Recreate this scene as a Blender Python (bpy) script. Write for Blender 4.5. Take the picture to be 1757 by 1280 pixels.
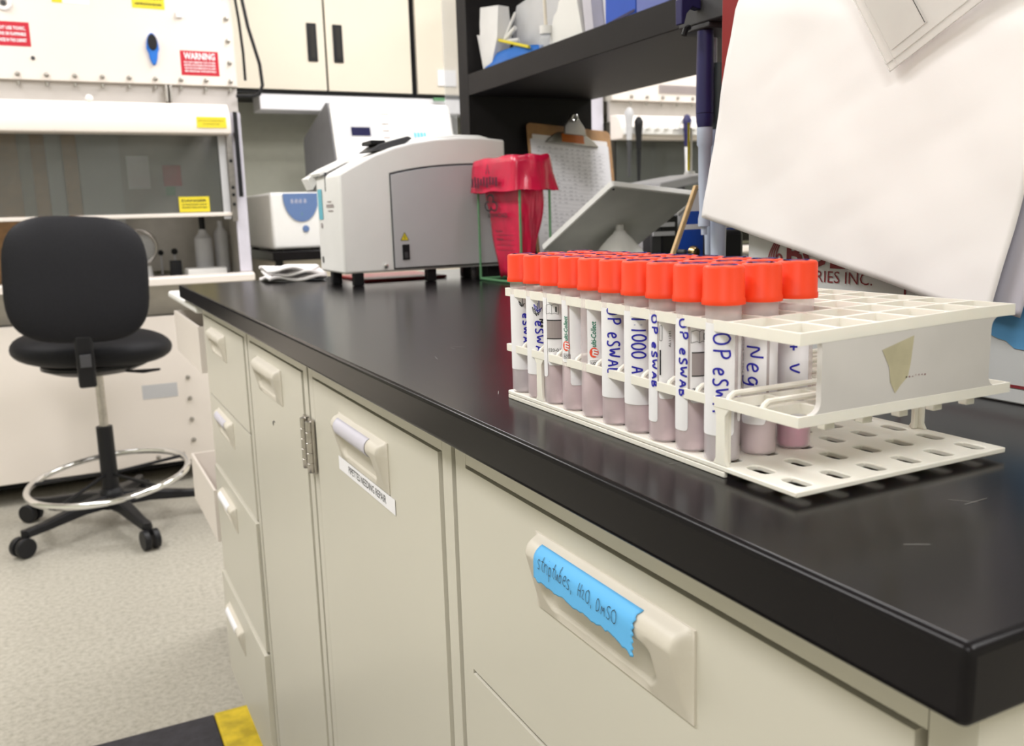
import bpy, bmesh, math, random
from math import sin, cos, pi, radians as RAD
from mathutils import Matrix, Vector
random.seed(7)
S = bpy.context.scene
for o in list(bpy.data.objects): bpy.data.objects.remove(o)
COL = S.collection

# ---------------------------------------------------------------- camera, world, lights
CAM = Vector((0, 0, 1.045))
def cam_rot(yaw, pit, rol):
    f = Vector((sin(yaw)*cos(pit), cos(yaw)*cos(pit), sin(pit)))
    r0 = Vector((cos(yaw), -sin(yaw), 0)); u0 = r0.cross(f)
    return cos(rol)*r0+sin(rol)*u0, -sin(rol)*r0+cos(rol)*u0, f
_r, _u, _f = cam_rot(0.46275352, -0.17564907, -0.02980314)
cd = bpy.data.cameras.new('camera'); cam = bpy.data.objects.new('camera', cd); COL.objects.link(cam)
cam.matrix_world = Matrix(((_r.x, _u.x, -_f.x, CAM.x), (_r.y, _u.y, -_f.y, CAM.y), (_r.z, _u.z, -_f.z, CAM.z), (0, 0, 0, 1)))
cd.sensor_width = 36; cd.lens = 36*1537.6/1757; cd.clip_start = .01
cd.dof.use_dof = True; cd.dof.focus_distance = .60; cd.dof.aperture_fstop = 15
S.camera = cam
w = bpy.data.worlds.new('world'); S.world = w; w.use_nodes = True
w.node_tree.nodes['Background'].inputs[0].default_value = (1, .97, .93, 1)
w.node_tree.nodes['Background'].inputs[1].default_value = .35
S.view_settings.view_transform = 'Standard'; S.view_settings.look = 'None'; S.view_settings.gamma = 1
S.view_settings.exposure = 0.0
CEIL = 2.75
LIGHTS = [(-.9, -1.0), (1.3, -1.0), (-.9, 1.3), (1.3, 1.3), (-.9, 3.1), (1.3, 3.1), (3.4, 1.3), (3.4, 3.1)]
for lx, ly in LIGHTS:
    ld = bpy.data.lights.new('ceiling_lamp', 'AREA'); ld.shape = 'RECTANGLE'; ld.size = .55; ld.size_y = 1.15
    ld.energy = 24; ld.color = (1, .985, 1.0)
    lo = bpy.data.objects.new('ceiling_lamp', ld); COL.objects.link(lo); lo.location = (lx, ly, CEIL-.06)

# ---------------------------------------------------------------- helpers
class MB:
    def __init__(s): s.v = []; s.f = []
    def add(s, vs, fs):
        n = len(s.v); s.v += [tuple(v) for v in vs]; s.f += [tuple(i+n for i in f) for f in fs]; return s
    def box(s, x0, x1, y0, y1, z0, z1):
        if x0 > x1: x0, x1 = x1, x0
        if y0 > y1: y0, y1 = y1, y0
        if z0 > z1: z0, z1 = z1, z0
        return s.add([(x0,y0,z0),(x1,y0,z0),(x1,y1,z0),(x0,y1,z0),(x0,y0,z1),(x1,y0,z1),(x1,y1,z1),(x0,y1,z1)],
                     [(0,3,2,1),(4,5,6,7),(0,1,5,4),(1,2,6,5),(2,3,7,6),(3,0,4,7)])
    def prism(s, poly, axis, a, b):
        def P(u, v, t): return {'x': (t,u,v), 'y': (u,t,v), 'z': (u,v,t)}[axis]
        n = len(poly); vs = [P(u,v,a) for u,v in poly]+[P(u,v,b) for u,v in poly]
        return s.add(vs, [tuple(range(n-1,-1,-1)), tuple(range(n,2*n))]+[(i,(i+1)%n,n+(i+1)%n,n+i) for i in range(n)])
    def tube(s, path, r, n=10, cap=True, closed=False):
        path = [Vector(p) for p in path]; m = len(path); rs = r if isinstance(r, (list, tuple)) else [r]*m
        up = Vector((0,0,1)); vs = []; prev = None
        for i, p in enumerate(path):
            if closed: t = path[(i+1)%m]-path[i-1]
            else: t = path[min(i+1,m-1)]-path[max(i-1,0)]
            t.normalize()
            a = prev if prev is not None else (Vector((1,0,0)) if abs(t.z) > .9 else up)
            a = (a-t*a.dot(t)).normalized(); prev = a; b = t.cross(a)
            for k in range(n):
                g = 2*pi*k/n; vs.append(p+(a*cos(g)+b*sin(g))*rs[i])
        fs = []
        for i in range(m if closed else m-1):
            j = (i+1) % m
            for k in range(n): fs.append((i*n+k, i*n+(k+1)%n, j*n+(k+1)%n, j*n+k))
        if cap and not closed: fs += [tuple(range(n-1,-1,-1)), tuple((m-1)*n+k for k in range(n))]
        return s.add(vs, fs)
    def lathe(s, prof, c=(0,0,0), n=32, cap=True, ax='z'):
        vs = []
        for r, z in prof:
            for k in range(n):
                g = 2*pi*k/n; a, b = r*cos(g), r*sin(g)
                vs.append({'z': (c[0]+a,c[1]+b,c[2]+z), 'y': (c[0]+b,c[1]+z,c[2]+a), 'x': (c[0]+z,c[1]+a,c[2]+b)}[ax])
        fs = [(i*n+k, i*n+(k+1)%n, (i+1)*n+(k+1)%n, (i+1)*n+k) for i in range(len(prof)-1) for k in range(n)]
        if cap: fs += [tuple(range(n-1,-1,-1)), tuple((len(prof)-1)*n+k for k in range(n))]
        return s.add(vs, fs)
    def sheet(s, fn, nu, nv, th=None):
        """fn(u,v) -> point ; u,v in 0..1"""
        g = [fn(i/nu, j/nv) for j in range(nv+1) for i in range(nu+1)]
        fs = [(j*(nu+1)+i, j*(nu+1)+i+1, (j+1)*(nu+1)+i+1, (j+1)*(nu+1)+i) for j in range(nv) for i in range(nu)]
        return s.add(g, fs)
    def torus(s, c, R, r, n=48, m=10, tilt=None):
        pts = []
        for k in range(n):
            p = Vector((R*cos(2*pi*k/n), R*sin(2*pi*k/n), 0))
            if tilt: p = tilt @ p
            pts.append(p+Vector(c))
        return s.tube(pts, r, m, closed=True)
    def sphere(s, c, r, n=14, m=8, sc=(1,1,1)):
        prof = [(max(1e-5, r*sin(pi*i/m)), -r*cos(pi*i/m)) for i in range(m+1)]
        b = MB().lathe(prof, (0,0,0), n, cap=False)
        return s.add([(c[0]+x*sc[0], c[1]+y*sc[1], c[2]+z*sc[2]) for x,y,z in b.v], b.f)
    def build(s, name, mat, parent=None, bevel=0, smooth=True, ang=35, thick=0, subsurf=0, merge=False, seg=2):
        me = bpy.data.meshes.new(name); me.from_pydata(s.v, [], s.f)
        bm = bmesh.new(); bm.from_mesh(me)
        if merge: bmesh.ops.remove_doubles(bm, verts=bm.verts, dist=1e-5)
        bmesh.ops.recalc_face_normals(bm, faces=bm.faces); bm.to_mesh(me); bm.free()
        me.update(); me.materials.append(mat)
        if smooth:
            for p in me.polygons: p.use_smooth = True
            me.set_sharp_from_angle(angle=RAD(ang))
        o = bpy.data.objects.new(name, me); COL.objects.link(o)
        if thick: m_ = o.modifiers.new('t', 'SOLIDIFY'); m_.thickness = thick; m_.offset = 0
        if bevel:
            m_ = o.modifiers.new('b', 'BEVEL'); m_.width = bevel; m_.segments = seg; m_.limit_method = 'ANGLE'; m_.angle_limit = RAD(40)
        if subsurf: m_ = o.modifiers.new('s', 'SUBSURF'); m_.levels = subsurf; m_.render_levels = subsurf
        if parent is not None:
            o.parent = parent
            base = WLD.get(parent.name, Matrix.Identity(4))
            o.matrix_parent_inverse = base.inverted()
            WLD[o.name] = Matrix.Identity(4)
        return o
WLD = {}
def thing(name, loc, label, cat, group=None):
    """Empty at the base of a thing; its parts are given in world coordinates"""
    o = bpy.data.objects.new(name, None); COL.objects.link(o); o.location = loc; o.empty_display_size = .02
    WLD[o.name] = Matrix.Translation(loc)
    return tag(o, label, cat, group)
def tag(o, label, cat, group=None, kind=None):
    if label: o['label'] = label
    if cat: o['category'] = cat
    if group: o['group'] = group
    if kind: o['kind'] = kind
    return o
def plabel(o, label): o['label'] = label; return o
def struct(o): o['kind'] = 'structure'; return o
def copy_tree(o, parent=None, keep=False):
    c = o.copy(); COL.objects.link(c); WLD[c.name] = WLD.get(o.name, Matrix.Identity(4))
    if parent is not None: c.parent = parent; c.matrix_parent_inverse = o.matrix_parent_inverse.copy()
    for ch in list(o.children): copy_tree(ch, c)
    return c

def M(name, col, rough=.5, metal=0., spec=.5, var=0., vscale=20., bump=0., bscale=200., trans=0., alpha=1., emit=0., coat=0., sss=0., ior=1.45, detail=3):
    m = bpy.data.materials.new(name); m.use_nodes = True; nt = m.node_tree; b = nt.nodes['Principled BSDF']
    b.inputs['Roughness'].default_value = rough; b.inputs['Metallic'].default_value = metal
    b.inputs['Specular IOR Level'].default_value = spec; b.inputs['IOR'].default_value = ior
    b.inputs['Transmission Weight'].default_value = trans; b.inputs['Alpha'].default_value = alpha
    b.inputs['Coat Weight'].default_value = coat; b.inputs['Base Color'].default_value = (*col, 1)
    if sss: b.inputs['Subsurface Weight'].default_value = sss; b.inputs['Subsurface Radius'].default_value = (.01, .006, .004); b.inputs['Subsurface Scale'].default_value = 1
    if emit: b.inputs['Emission Color'].default_value = (*col, 1); b.inputs['Emission Strength'].default_value = emit
    tc = nt.nodes.new('ShaderNodeTexCoord')
    n = nt.nodes.new('ShaderNodeTexNoise'); n.inputs['Scale'].default_value = vscale; n.inputs['Detail'].default_value = detail
    nt.links.new(tc.outputs['Object'], n.inputs['Vector'])
    r = nt.nodes.new('ShaderNodeValToRGB'); v = var if var else .03
    r.color_ramp.elements[0].color = (*[c*(1-v) for c in col], 1); r.color_ramp.elements[1].color = (*[min(1, c*(1+v)) for c in col], 1)
    r.color_ramp.elements[0].position = .35; r.color_ramp.elements[1].position = .65
    nt.links.new(n.outputs['Fac'], r.inputs['Fac']); nt.links.new(r.outputs['Color'], b.inputs['Base Color'])
    if bump:
        n2 = nt.nodes.new('ShaderNodeTexNoise'); n2.inputs['Scale'].default_value = bscale; n2.inputs['Detail'].default_value = 4
        nt.links.new(tc.outputs['Object'], n2.inputs['Vector'])
        bp = nt.nodes.new('ShaderNodeBump'); bp.inputs['Strength'].default_value = bump; bp.inputs['Distance'].default_value = .002
        nt.links.new(n2.outputs['Fac'], bp.inputs['Height']); nt.links.new(bp.outputs['Normal'], b.inputs['Normal'])
    return m

def floor_material():
    m = M('speckled_vinyl', (.60,.55,.45), .38, var=.08, vscale=3)
    nt = m.node_tree; b = nt.nodes['Principled BSDF']; tc = [n for n in nt.nodes if n.type == 'TEX_COORD'][0]
    v = nt.nodes.new('ShaderNodeTexNoise'); v.inputs['Scale'].default_value = 75; v.inputs['Detail'].default_value = 6; v.inputs['Roughness'].default_value = .7
    nt.links.new(tc.outputs['Object'], v.inputs['Vector'])
    r = nt.nodes.new('ShaderNodeValToRGB'); e = r.color_ramp.elements
    e[0].position = .36; e[0].color = (.32,.30,.25,1); e[1].position = .62; e[1].color = (.47,.45,.39,1); x = e.new(.48); x.color = (.405,.38,.325,1)
    nt.links.new(v.outputs['Fac'], r.inputs['Fac']); nt.links.new(r.outputs['Color'], b.inputs['Base Color'])
    return m

MT = {}
MT['floor'] = floor_material()
MT['wall'] = M('painted_wall', (.66,.66,.55), .7, var=.02)
MT['ceiling'] = M('ceiling_tile', (.85,.84,.80), .8, var=.03, vscale=60)
MT['epoxy'] = M('black_epoxy', (.0075,.0065,.0075), .21, var=.15, vscale=8, spec=.2)
MT['putty'] = M('putty_enamel', (.64,.612,.53), .32, var=.012, vscale=4, spec=.4)
MT['putty_dark'] = M('putty_plastic', (.66,.615,.535), .45, var=.02, vscale=30, bump=.05, bscale=1200)
MT['gap'] = M('dark_gap', (.03,.028,.025), .8)
MT['steel'] = M('brushed_steel', (.55,.52,.49), .28, 1, var=.1, vscale=60)
MT['chrome'] = M('chrome', (.85,.85,.85), .08, 1)
MT['ivory'] = M('ivory_rack_plastic', (.94,.90,.81), .42, var=.02, vscale=40, sss=.1, spec=.4)
MT['panelgrey'] = M('shaded_rack_panel', (.66,.63,.61), .5, var=.04, vscale=25)  # rack plastic made greyer, shade of the end faces kept in the colour
MT['cap'] = M('orange_cap_plastic', (.84,.056,.012), .45, var=.02, spec=.3)
MT['inkblue'] = M('blue_marker_ink', (.018,.016,.40), .4)
MT['ink'] = M('black_ink', (.02,.02,.025), .5)
MT['tube'] = M('frosted_tube', (1.0,.90,.92), .3, var=.01, alpha=.32, spec=.5)
MT['liquid'] = M('pale_pink_liquid', (.90,.68,.74), .35, var=.15, vscale=70, alpha=.75)
MT['liquid_pink'] = M('strong_pink_liquid', (.83,.26,.50), .35, var=.15, vscale=70, alpha=.85)
MT['liquid_grey'] = M('grey_liquid', (.66,.62,.68), .35, var=.18, vscale=70, alpha=.8)
MT['label'] = M('white_label', (.92,.91,.95), .55, var=.01)
MT['paper'] = M('white_paper', (.97,.94,.945), .8, bump=.4, bscale=18, var=.012, vscale=12)
MT['white'] = M('white_plastic', (.88,.87,.85), .4, var=.01)
MT['offwhite'] = M('instrument_shell', (.88,.87,.855), .42, var=.01, bump=.03, bscale=900)
MT['greyside'] = M('instrument_grey', (.54,.54,.56), .5, var=.01)
MT['darkgrey'] = M('dark_grey_plastic', (.05,.05,.055), .5)
MT['black'] = M('black_plastic', (.010,.010,.012), .42, spec=.35)
MT['blackshelf'] = M('black_laminate', (.011,.0095,.0105), .5, var=.1, spec=.3)
MT['fabric'] = M('black_upholstery', (.0085,.0085,.011), .55, var=.15, vscale=200, bump=.2, bscale=1500, spec=.25)
MT['redbag'] = M('red_bag_film', (.72,.012,.07), .25, var=.12, vscale=18, spec=.7, bump=.5, bscale=25, sss=.1)
MT['red'] = M('red_enamel', (.24,.006,.008), .4, var=.05)
MT['redsign'] = M('red_sign', (.55,.015,.035), .5)
MT['yellow'] = M('yellow_sign', (.80,.66,.03), .55)
MT['bsc'] = M('safety_cabinet_enamel', (.84,.77,.71), .38, var=.015, vscale=3)
MT['bsc_in'] = M('cabinet_interior', (.50,.47,.42), .5, var=.05)
MT['beige'] = M('cream_laminate', (.80,.73,.61), .45, var=.012, vscale=3)
MT['sticker'] = M('blue_tape', (.13,.49,.90), .6, var=.02)
MT['navy'] = M('navy_plastic', (.022,.02,.10), .4)
MT['lightblue'] = M('pale_blue_plastic', (.52,.58,.72), .35, var=.01)
MT['green'] = M('green_coated_wire', (.14,.34,.17), .5)
MT['card'] = M('carton_board', (.55,.56,.56), .6, var=.02)
MT['maroon'] = M('maroon_print', (.20,.018,.025), .6)
MT['torn'] = M('torn_label_blue', (.10,.30,.55), .6, var=.04)
MT['tapeold'] = M('old_tape_residue', (.54,.49,.33), .5, var=.12, vscale=60)
MT['brown'] = M('hardboard', (.46,.26,.12), .6, var=.12, vscale=40)
MT['orange'] = M('orange_tape', (.62,.17,.03), .5)
MT['metal'] = M('clip_metal', (.42,.40,.37), .35, 1)
MT['blue'] = M('blue_board', (.015,.09,.55), .45)
MT['bluetray'] = M('blue_tray_plastic', (.01,.16,.62), .35)
MT['wood'] = M('pale_wood', (.66,.46,.24), .6, var=.15, vscale=60)
MT['clear'] = M('clear_acrylic', (.9,.93,.97), .08, alpha=.25)
MT['sleeve'] = M('clear_sleeve', (.86,.83,.80), .22, alpha=.45)
MT['glass'] = M('sash_glass', (.14,.15,.14), .06, alpha=.42)
MT['bagfilm'] = M('plastic_bag_film', (.74,.74,.76), .2, alpha=.78, bump=.3, bscale=30)
MT['lav'] = M('lavender_metal', (.62,.60,.68), .45)
MT['matyellow'] = M('yellow_mat_rubber', (.60,.44,.02), .6, var=.25, vscale=25, bump=.6, bscale=90)
MT['matblack'] = M('dark_mat_rubber', (.03,.028,.035), .7, var=.2, vscale=40, bump=.4, bscale=90)
MT['lcd'] = M('dark_display', (.01,.01,.05), .2)
MT['teal'] = M('multi_green', (.0,.20,.12), .5)
MT['mred'] = M('badge_red', (.85,.09,.04), .5)
MT['greybar'] = M('grey_print', (.38,.33,.33), .5)
MT['blueshield'] = M('blue_keypad', (.13,.21,.42), .4)
MT['band'] = M('canopy_band', (.62,.58,.56), .35, .5, var=.02, vscale=2)
MT['lamp'] = M('lamp_diffuser', (1,.97,.93), .5, emit=5)

# smooth stroke lettering -------------------------------------------------------------
ST = {
 'O': [[(.35,1),(.05,.85),(0,.5),(.1,.1),(.35,0),(.62,.12),(.7,.5),(.6,.88),(.3,1)]],
 '0': [[(.3,1),(.05,.75),(0,.4),(.15,.05),(.35,0),(.55,.2),(.6,.6),(.5,.92),(.3,1)]],
 'P': [[(.1,0),(.12,1)],[(.1,.95),(.45,1.02),(.62,.8),(.5,.55),(.14,.48)]],
 'e': [[(.08,.35),(.5,.42),(.48,.62),(.28,.7),(.06,.5),(.06,.15),(.25,0),(.52,.1)]],
 'S': [[(.55,.92),(.3,1),(.08,.82),(.15,.6),(.48,.42),(.52,.15),(.28,0),(.02,.1)]],
 's': [[(.42,.6),(.2,.68),(.05,.52),(.15,.38),(.38,.28),(.38,.06),(.2,0),(.02,.06)]],
 'W': [[(0,1),(.15,.02),(.38,.8),(.6,0),(.8,1)]],
 'w': [[(0,.65),(.12,0),(.28,.5),(.45,0),(.58,.65)]],
 'A': [[(0,0),(.3,1),(.6,0)],[(.1,.35),(.52,.38)]],
 'L': [[(.08,1),(.05,.02),(.5,.05)]],
 'B': [[(.05,0),(.08,1),(.4,.95),(.45,.7),(.1,.52),(.5,.4),(.5,.08),(.05,0)]],
 'N': [[(0,0),(.05,1),(.55,.05),(.62,1)]],
 'g': [[(.5,.6),(.25,.68),(.04,.4),(.2,.08),(.48,.3),(.52,.6),(.5,-.2),(.3,-.42),(.02,-.3)]],
 '+': [[(.25,.15),(.25,.75)],[(0,.45),(.5,.45)]],
 'V': [[(0,.95),(.28,0),(.6,1)]],
 '1': [[(.15,1),(.12,0)]],
 ':': [[(.1,.62),(.14,.62)],[(.1,.18),(.14,.18)]],
 't': [[(.22,.95),(.18,.15),(.38,.02)],[(.02,.66),(.42,.68)]],
 'r': [[(.08,.65),(.08,0)],[(.08,.4),(.25,.64),(.42,.6)]],
 'i': [[(.08,.62),(.1,0)],[(.1,.9),(.12,.92)]],
 'p': [[(.08,.65),(.05,-.4)],[(.08,.5),(.3,.68),(.46,.4),(.3,.02),(.07,.1)]],
 'u': [[(.02,.65),(.06,.1),(.28,.02),(.42,.6),(.46,0)]],
 'b': [[(.06,1),(.06,0)],[(.06,.4),(.3,.6),(.45,.3),(.28,0),(.06,.06)]],
 ',': [[(.1,.08),(.02,-.22)]],
 'H': [[(.05,1),(.02,0)],[(.5,1),(.48,0)],[(.04,.5),(.5,.52)]],
 '2': [[(.05,.6),(.2,.75),(.38,.6),(.05,.05),(.45,.05)]],
 'D': [[(.05,0),(.08,1),(.4,.9),(.55,.5),(.4,.1),(.02,0)]],
 'M': [[(0,0),(.08,.8),(.25,.2),(.45,.8),(.5,0)]],
 '4': [[(.35,0),(.35,1),(0,.35),(.5,.35)]],
 'C': [[(.5,.85),(.28,1),(.03,.7),(.03,.3),(.25,0),(.52,.12)]],
 ' ': [],
}
WD = {'O':.85,'W':.95,' ':.45,'1':.35,':':.32,',':.28,'i':.26,'t':.5,'N':.78,'H':.65,'r':.45,'D':.68}
def chaikin(p, n=2):
    for _ in range(n):
        if len(p) < 3: return p
        q = [p[0]]
        for a, b in zip(p, p[1:]): q += [(a[0]*.75+b[0]*.25, a[1]*.75+b[1]*.25), (a[0]*.25+b[0]*.75, a[1]*.25+b[1]*.75)]
        p = q+[p[-1]]
    return p
def strokes(mb, text, h, wd, fn, gap=.12, width=None, jit=.04, seed=1):
    """hand lettering as flat ribbons, fn(u,v)->3D"""
    rnd = random.Random(seed)
    tot = sum(WD.get(c, .62)+gap for c in text)-gap; sx = h if width is None else width/tot
    x = 0
    for c in text:
        dy = rnd.uniform(-jit, jit)
        for pl in ST.get(c, []):
            pts = [((x+a)*sx, (b+dy)*h) for a, b in chaikin(pl)]
            ribbon(mb, pts, wd, fn)
        x += WD.get(c, .62)+gap
    return tot*sx
def ribbon(mb, pts, wd, fn):
    # resample
    out = [pts[0]]
    for a, b in zip(pts, pts[1:]):
        d = math.hypot(b[0]-a[0], b[1]-a[1]); k = max(1, int(d/(wd*2.5)))
        out += [(a[0]+(b[0]-a[0])*i/k, a[1]+(b[1]-a[1])*i/k) for i in range(1, k+1)]
    pts = out; vs = []; n = len(pts)
    for i, p in enumerate(pts):
        a = pts[max(0, i-1)]; b = pts[min(n-1, i+1)]; dx, dy = b[0]-a[0], b[1]-a[1]; l = math.hypot(dx, dy) or 1
        nx, ny = -dy/l*wd/2, dx/l*wd/2
        vs += [fn(p[0]+nx, p[1]+ny), fn(p[0]-nx, p[1]-ny)]
    mb.add(vs, [(2*i, 2*i+1, 2*i+3, 2*i+2) for i in range(n-1)])
def rect2(mb, u0, u1, v0, v1, fn, n=1):
    mb.sheet(lambda a, b: fn(u0+(u1-u0)*a, v0+(v1-v0)*b), n, 1)
def disc2(mb, cu, cv, r, fn, n=24, ru=None):
    ru = ru or r
    vs = [fn(cu, cv)]+[fn(cu+ru*cos(2*pi*k/n), cv+r*sin(2*pi*k/n)) for k in range(n)]
    mb.add(vs, [(0, 1+k, 1+(k+1) % n) for k in range(n)])
_tc = {}
def typeset(mb, text, h, fn, width=None, align='l', bold=0., shear=0., spacing=1.):
    """printed lettering: outlines of the built-in font, mapped by fn(u,v)->3D"""
    key = (text, bold, shear, spacing)
    if key not in _tc:
        cu = bpy.data.curves.new('txt', 'FONT'); cu.body = text; cu.size = 1; cu.offset = bold; cu.shear = shear; cu.resolution_u = 2; cu.space_character = spacing
        ob = bpy.data.objects.new('txt', cu); COL.objects.link(ob)
        bpy.context.view_layer.update()
        me = bpy.data.meshes.new_from_object(ob.evaluated_get(bpy.context.evaluated_depsgraph_get()))
        vs = [(v.co.x, v.co.y) for v in me.vertices]; fs = [tuple(p.vertices) for p in me.polygons]
        bpy.data.objects.remove(ob); bpy.data.curves.remove(cu); bpy.data.meshes.remove(me)
        x0 = min(v[0] for v in vs); x1 = max(v[0] for v in vs)
        _tc[key] = ([(v[0]-x0, v[1]) for v in vs], fs, x1-x0)
    vs, fs, W = _tc[key]
    s = h/.70; sx = s if width is None else width/W; off = {'l':0, 'c':-W*sx/2, 'r':-W*sx}[align]
    mb.add([fn(off+a*sx, b*s) for a, b in vs], fs)
    return W*sx
def plane_fn(o, ux, uy, d=0.0, n=None):
    o, ux, uy = Vector(o), Vector(ux).normalized(), Vector(uy).normalized(); nn = Vector(n) if n else ux.cross(uy)
    return lambda u, v: o+ux*u+uy*v+nn*d
def rrect(x0, x1, y0, y1, r, n=5):
    pts = []
    for cx, cy, a0 in ((x1-r,y1-r,0),(x0+r,y1-r,90),(x0+r,y0+r,180),(x1-r,y0+r,270)):
        pts += [(cx+r*cos(RAD(a0+90*i/n)), cy+r*sin(RAD(a0+90*i/n))) for i in range(n+1)]
    return pts
# ---------------------------------------------------------------- room
def shell(name, x0, x1, y0, y1, z0, z1, m): return struct(MB().box(x0,x1,y0,y1,z0,z1).build(name, MT[m], smooth=False))
shell('floor', -2.6, 5.2, -2.6, 4.95, -.1, 0, 'floor')
shell('ceiling', -2.6, 5.2, -2.6, 4.95, CEIL, CEIL+.1, 'ceiling')
shell('wall_back', -2.6, 5.2, 4.8, 4.95, 0, CEIL, 'wall')
shell('wall_front', -2.6, 5.2, -2.75, -2.6, 0, CEIL, 'wall')
shell('wall_left', -2.75, -2.6, -2.75, 4.95, 0, CEIL, 'wall')
shell('wall_right', 5.2, 5.35, -2.75, 4.95, 0, CEIL, 'wall')
for i, (lx, ly) in enumerate(LIGHTS):
    t = thing('ceiling_light', (lx, ly, CEIL), 'recessed rectangular ceiling light panel above the laboratory', 'ceiling light', 'ceiling light panels')
    MB().box(lx-.32, lx+.32, ly-.62, ly+.62, CEIL-.03, CEIL).build('frame', MT['white'], t)
    MB().box(lx-.28, lx+.28, ly-.58, ly+.58, CEIL-.036, CEIL-.0305).build('diffuser', MT['lamp'], t)

# ---------------------------------------------------------------- bench
XF = .228; ZT = .915
top = MB().box(XF, 1.75, .16, 2.057, .8875, ZT).build('countertop', MT['epoxy'], bevel=.0035, seg=3)
tag(top, 'long glossy black laboratory countertop with a worn front edge, above the putty cabinets', 'countertop')
rnd = random.Random(3); scm = M('pale_scratch', (.30,.29,.27), .6)
for k in range(9):
    x, y = rnd.uniform(.24, .4), rnd.uniform(.2, .9); a = rnd.uniform(0, 3); L = rnd.uniform(.003, .018); b = MB()
    ribbon(b, [(x, y), (x+L*cos(a), y+L*sin(a))], .0003, lambda u, v: (u, v, ZT+.0002)); b.build('scratch', scm, top, smooth=False)

HU, HV = .156, .048
def hfun(u, v):
    """relief of the moulded pull, outward height at u along, v up"""
    def ss(a, b, t):
        t = max(0, min(1, (t-a)/(b-a))); return t*t*(3-2*t)
    e = ss(0, .006, u)*ss(0, .006, HU-u)
    bar = 0
    t = (v-.0370)/.0102
    if abs(t) < 1: bar = .0115*math.sqrt(1-abs(t)**2.3)
    n = .0012
    cheek = 1-ss(.012, .022, u)*ss(.020, .034, HU-u)
    if v >= .0370: n = max(n, bar*e)
    else:
        ch = .0012+bar_low(v)*e
        r_ = .009*(1-min(1, max(0, (v-.005)/.010)))**2
        m = ss(.014+r_, .020+r_, u)*ss(.024+r_, .031+r_, HU-u)
        sc_ = .0012 if v < .0055 else max(bar*e, .0012-.016*min(1, (v-.0055)/.019)**.5)
        if v < .0055: sc_ = .0012+bar_low(v)*.0
        n = ch*(1-m)+sc_*m
    return n
def bar_low(v): return .0103*max(0, min(1, v/.0370))
def handle_mesh(y0, z0, X):
    """y0 = near end of the pull, runs towards +y"""
    b = MB(); nu, nv = 90, 44
    b.sheet(lambda a, c: (X-hfun(a*HU, c*HV), y0+HU-a*HU, z0+c*HV), nu, nv)
    ring = [(0,0),(1,0),(1,1),(0,1)]
    for (a0, c0), (a1, c1) in zip(ring, ring[1:]+ring[:1]):
        p = lambda a, c, d: (X-d, y0+HU-a*HU, z0+c*HV)
        b.add([p(a0,c0,hfun(a0*HU,c0*HV)), p(a1,c1,hfun(a1*HU,c1*HV)), p(a1,c1,-.004), p(a0,c0,-.004)], [(0,1,2,3)])
    return b
def insert(y0, z0, X, m, parent, name='label_insert', u0=.018, u1=.122, v0=.0275, v1=.0460, d=.0007):
    b = MB().sheet(lambda a, c: (X-hfun(u0+(u1-u0)*a, v0+(v1-v0)*c)-d, y0+HU-(u0+(u1-u0)*a), z0+v0+(v1-v0)*c), 30, 14)
    return b.build(name, MT[m], parent, thick=.0004)
def front(parent, name, X, y0, y1, z0, z1, hy=None, hz=None, hmat='putty_dark'):
    """flat steel front with an opening for the recessed pull at its near end hy, lower edge hz"""
    t = .009; b = MB()
    if hy is None: b.box(X, X+t, y0, y1, z0, z1)
    else:
        a0, a1, c0, c1 = hy+.004, hy+HU-.004, hz+.004, hz+HV-.004
        for q in ((y0,a0,z0,z1),(a1,y1,z0,z1),(a0,a1,z0,c0),(a0,a1,c1,z1)): b.box(X, X+t, *q)
    o = b.build(name, MT['putty'], parent, merge=False, smooth=False)
    if hy is not None: handle_mesh(hy, hz, X).build('handle', MT[hmat], o, ang=50)
    return o
def body(t, y0, y1, fronts, z0=.10):
    b = MB().box(.2575, .86, y0+.002, y1-.002, z0, .8875)
    b.build('carcass', MT['putty'], t, smooth=False)
    MB().box(.31, .86, y0+.002, y1-.002, 0, z0).build('plinth', MT['darkgrey'], t, smooth=False)
    f = MB(); z1 = .8875
    f.box(.2475, .2575, y0+.002, y0+.020, z0, z1); f.box(.2475, .2575, y1-.020, y1-.002, z0, z1)
    f.box(.2475, .2575, y0+.0205, y1-.0205, .868, z1); f.box(.2475, .2575, y0+.0205, y1-.0205, z0, z0+.012)
    f.build('face_frame', MT['putty'], t, smooth=False)
# cabinet with two wide drawers
t = thing('drawer_cabinet', (.25, .39, 0), 'nearest putty steel drawer cabinet with blue tape on its top pull', 'cabinet')
body(t, .167, .596, 0)
d1 = front(t, 'drawer', .2462, .1915, .5735, .7105, .866, .310, .8045)
fn = lambda u, v: (.2462-max(hfun(.0185+u, v), .0116 if v < .0370 else 0)-.0016, .310+HU-(.0185+u), .8045+v)
tp = MB(); random.seed(5)
N = 46; rnd = random.Random(2)
lo = [.0262+.0009*rnd.uniform(-1, 1)-(.0040*(i > N*.8)*(i-N*.8)/(N*.2)) for i in range(N+1)]
def tf(a, c):
    i = int(round(a*N)); u = a*.1035+(.0008*math.sin(c*40) if a > .99 else 0); v = lo[i]+(.0462-lo[i])*c
    return (.2462-max(hfun(.0185+u, v), .0116 if v < .0370 else 0)-.0009, .310+HU-(.0185+u), .8045+v)
tp.sheet(tf, N, 24); o = tp.build('tape_label', MT['sticker'], d1, thick=.0003, ang=60); plabel(o, 'torn blue tape label across the pull')
wr = MB(); strokes(wr, 'striptubes,', .0088, .00042, lambda u, v: fn(.006+u, .0350+v), gap=.06, width=.040, seed=4)
strokes(wr, 'H2O,', .0072, .00042, lambda u, v: fn(.052+u, .0350+v), gap=.1, width=.0145, seed=2)
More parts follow.
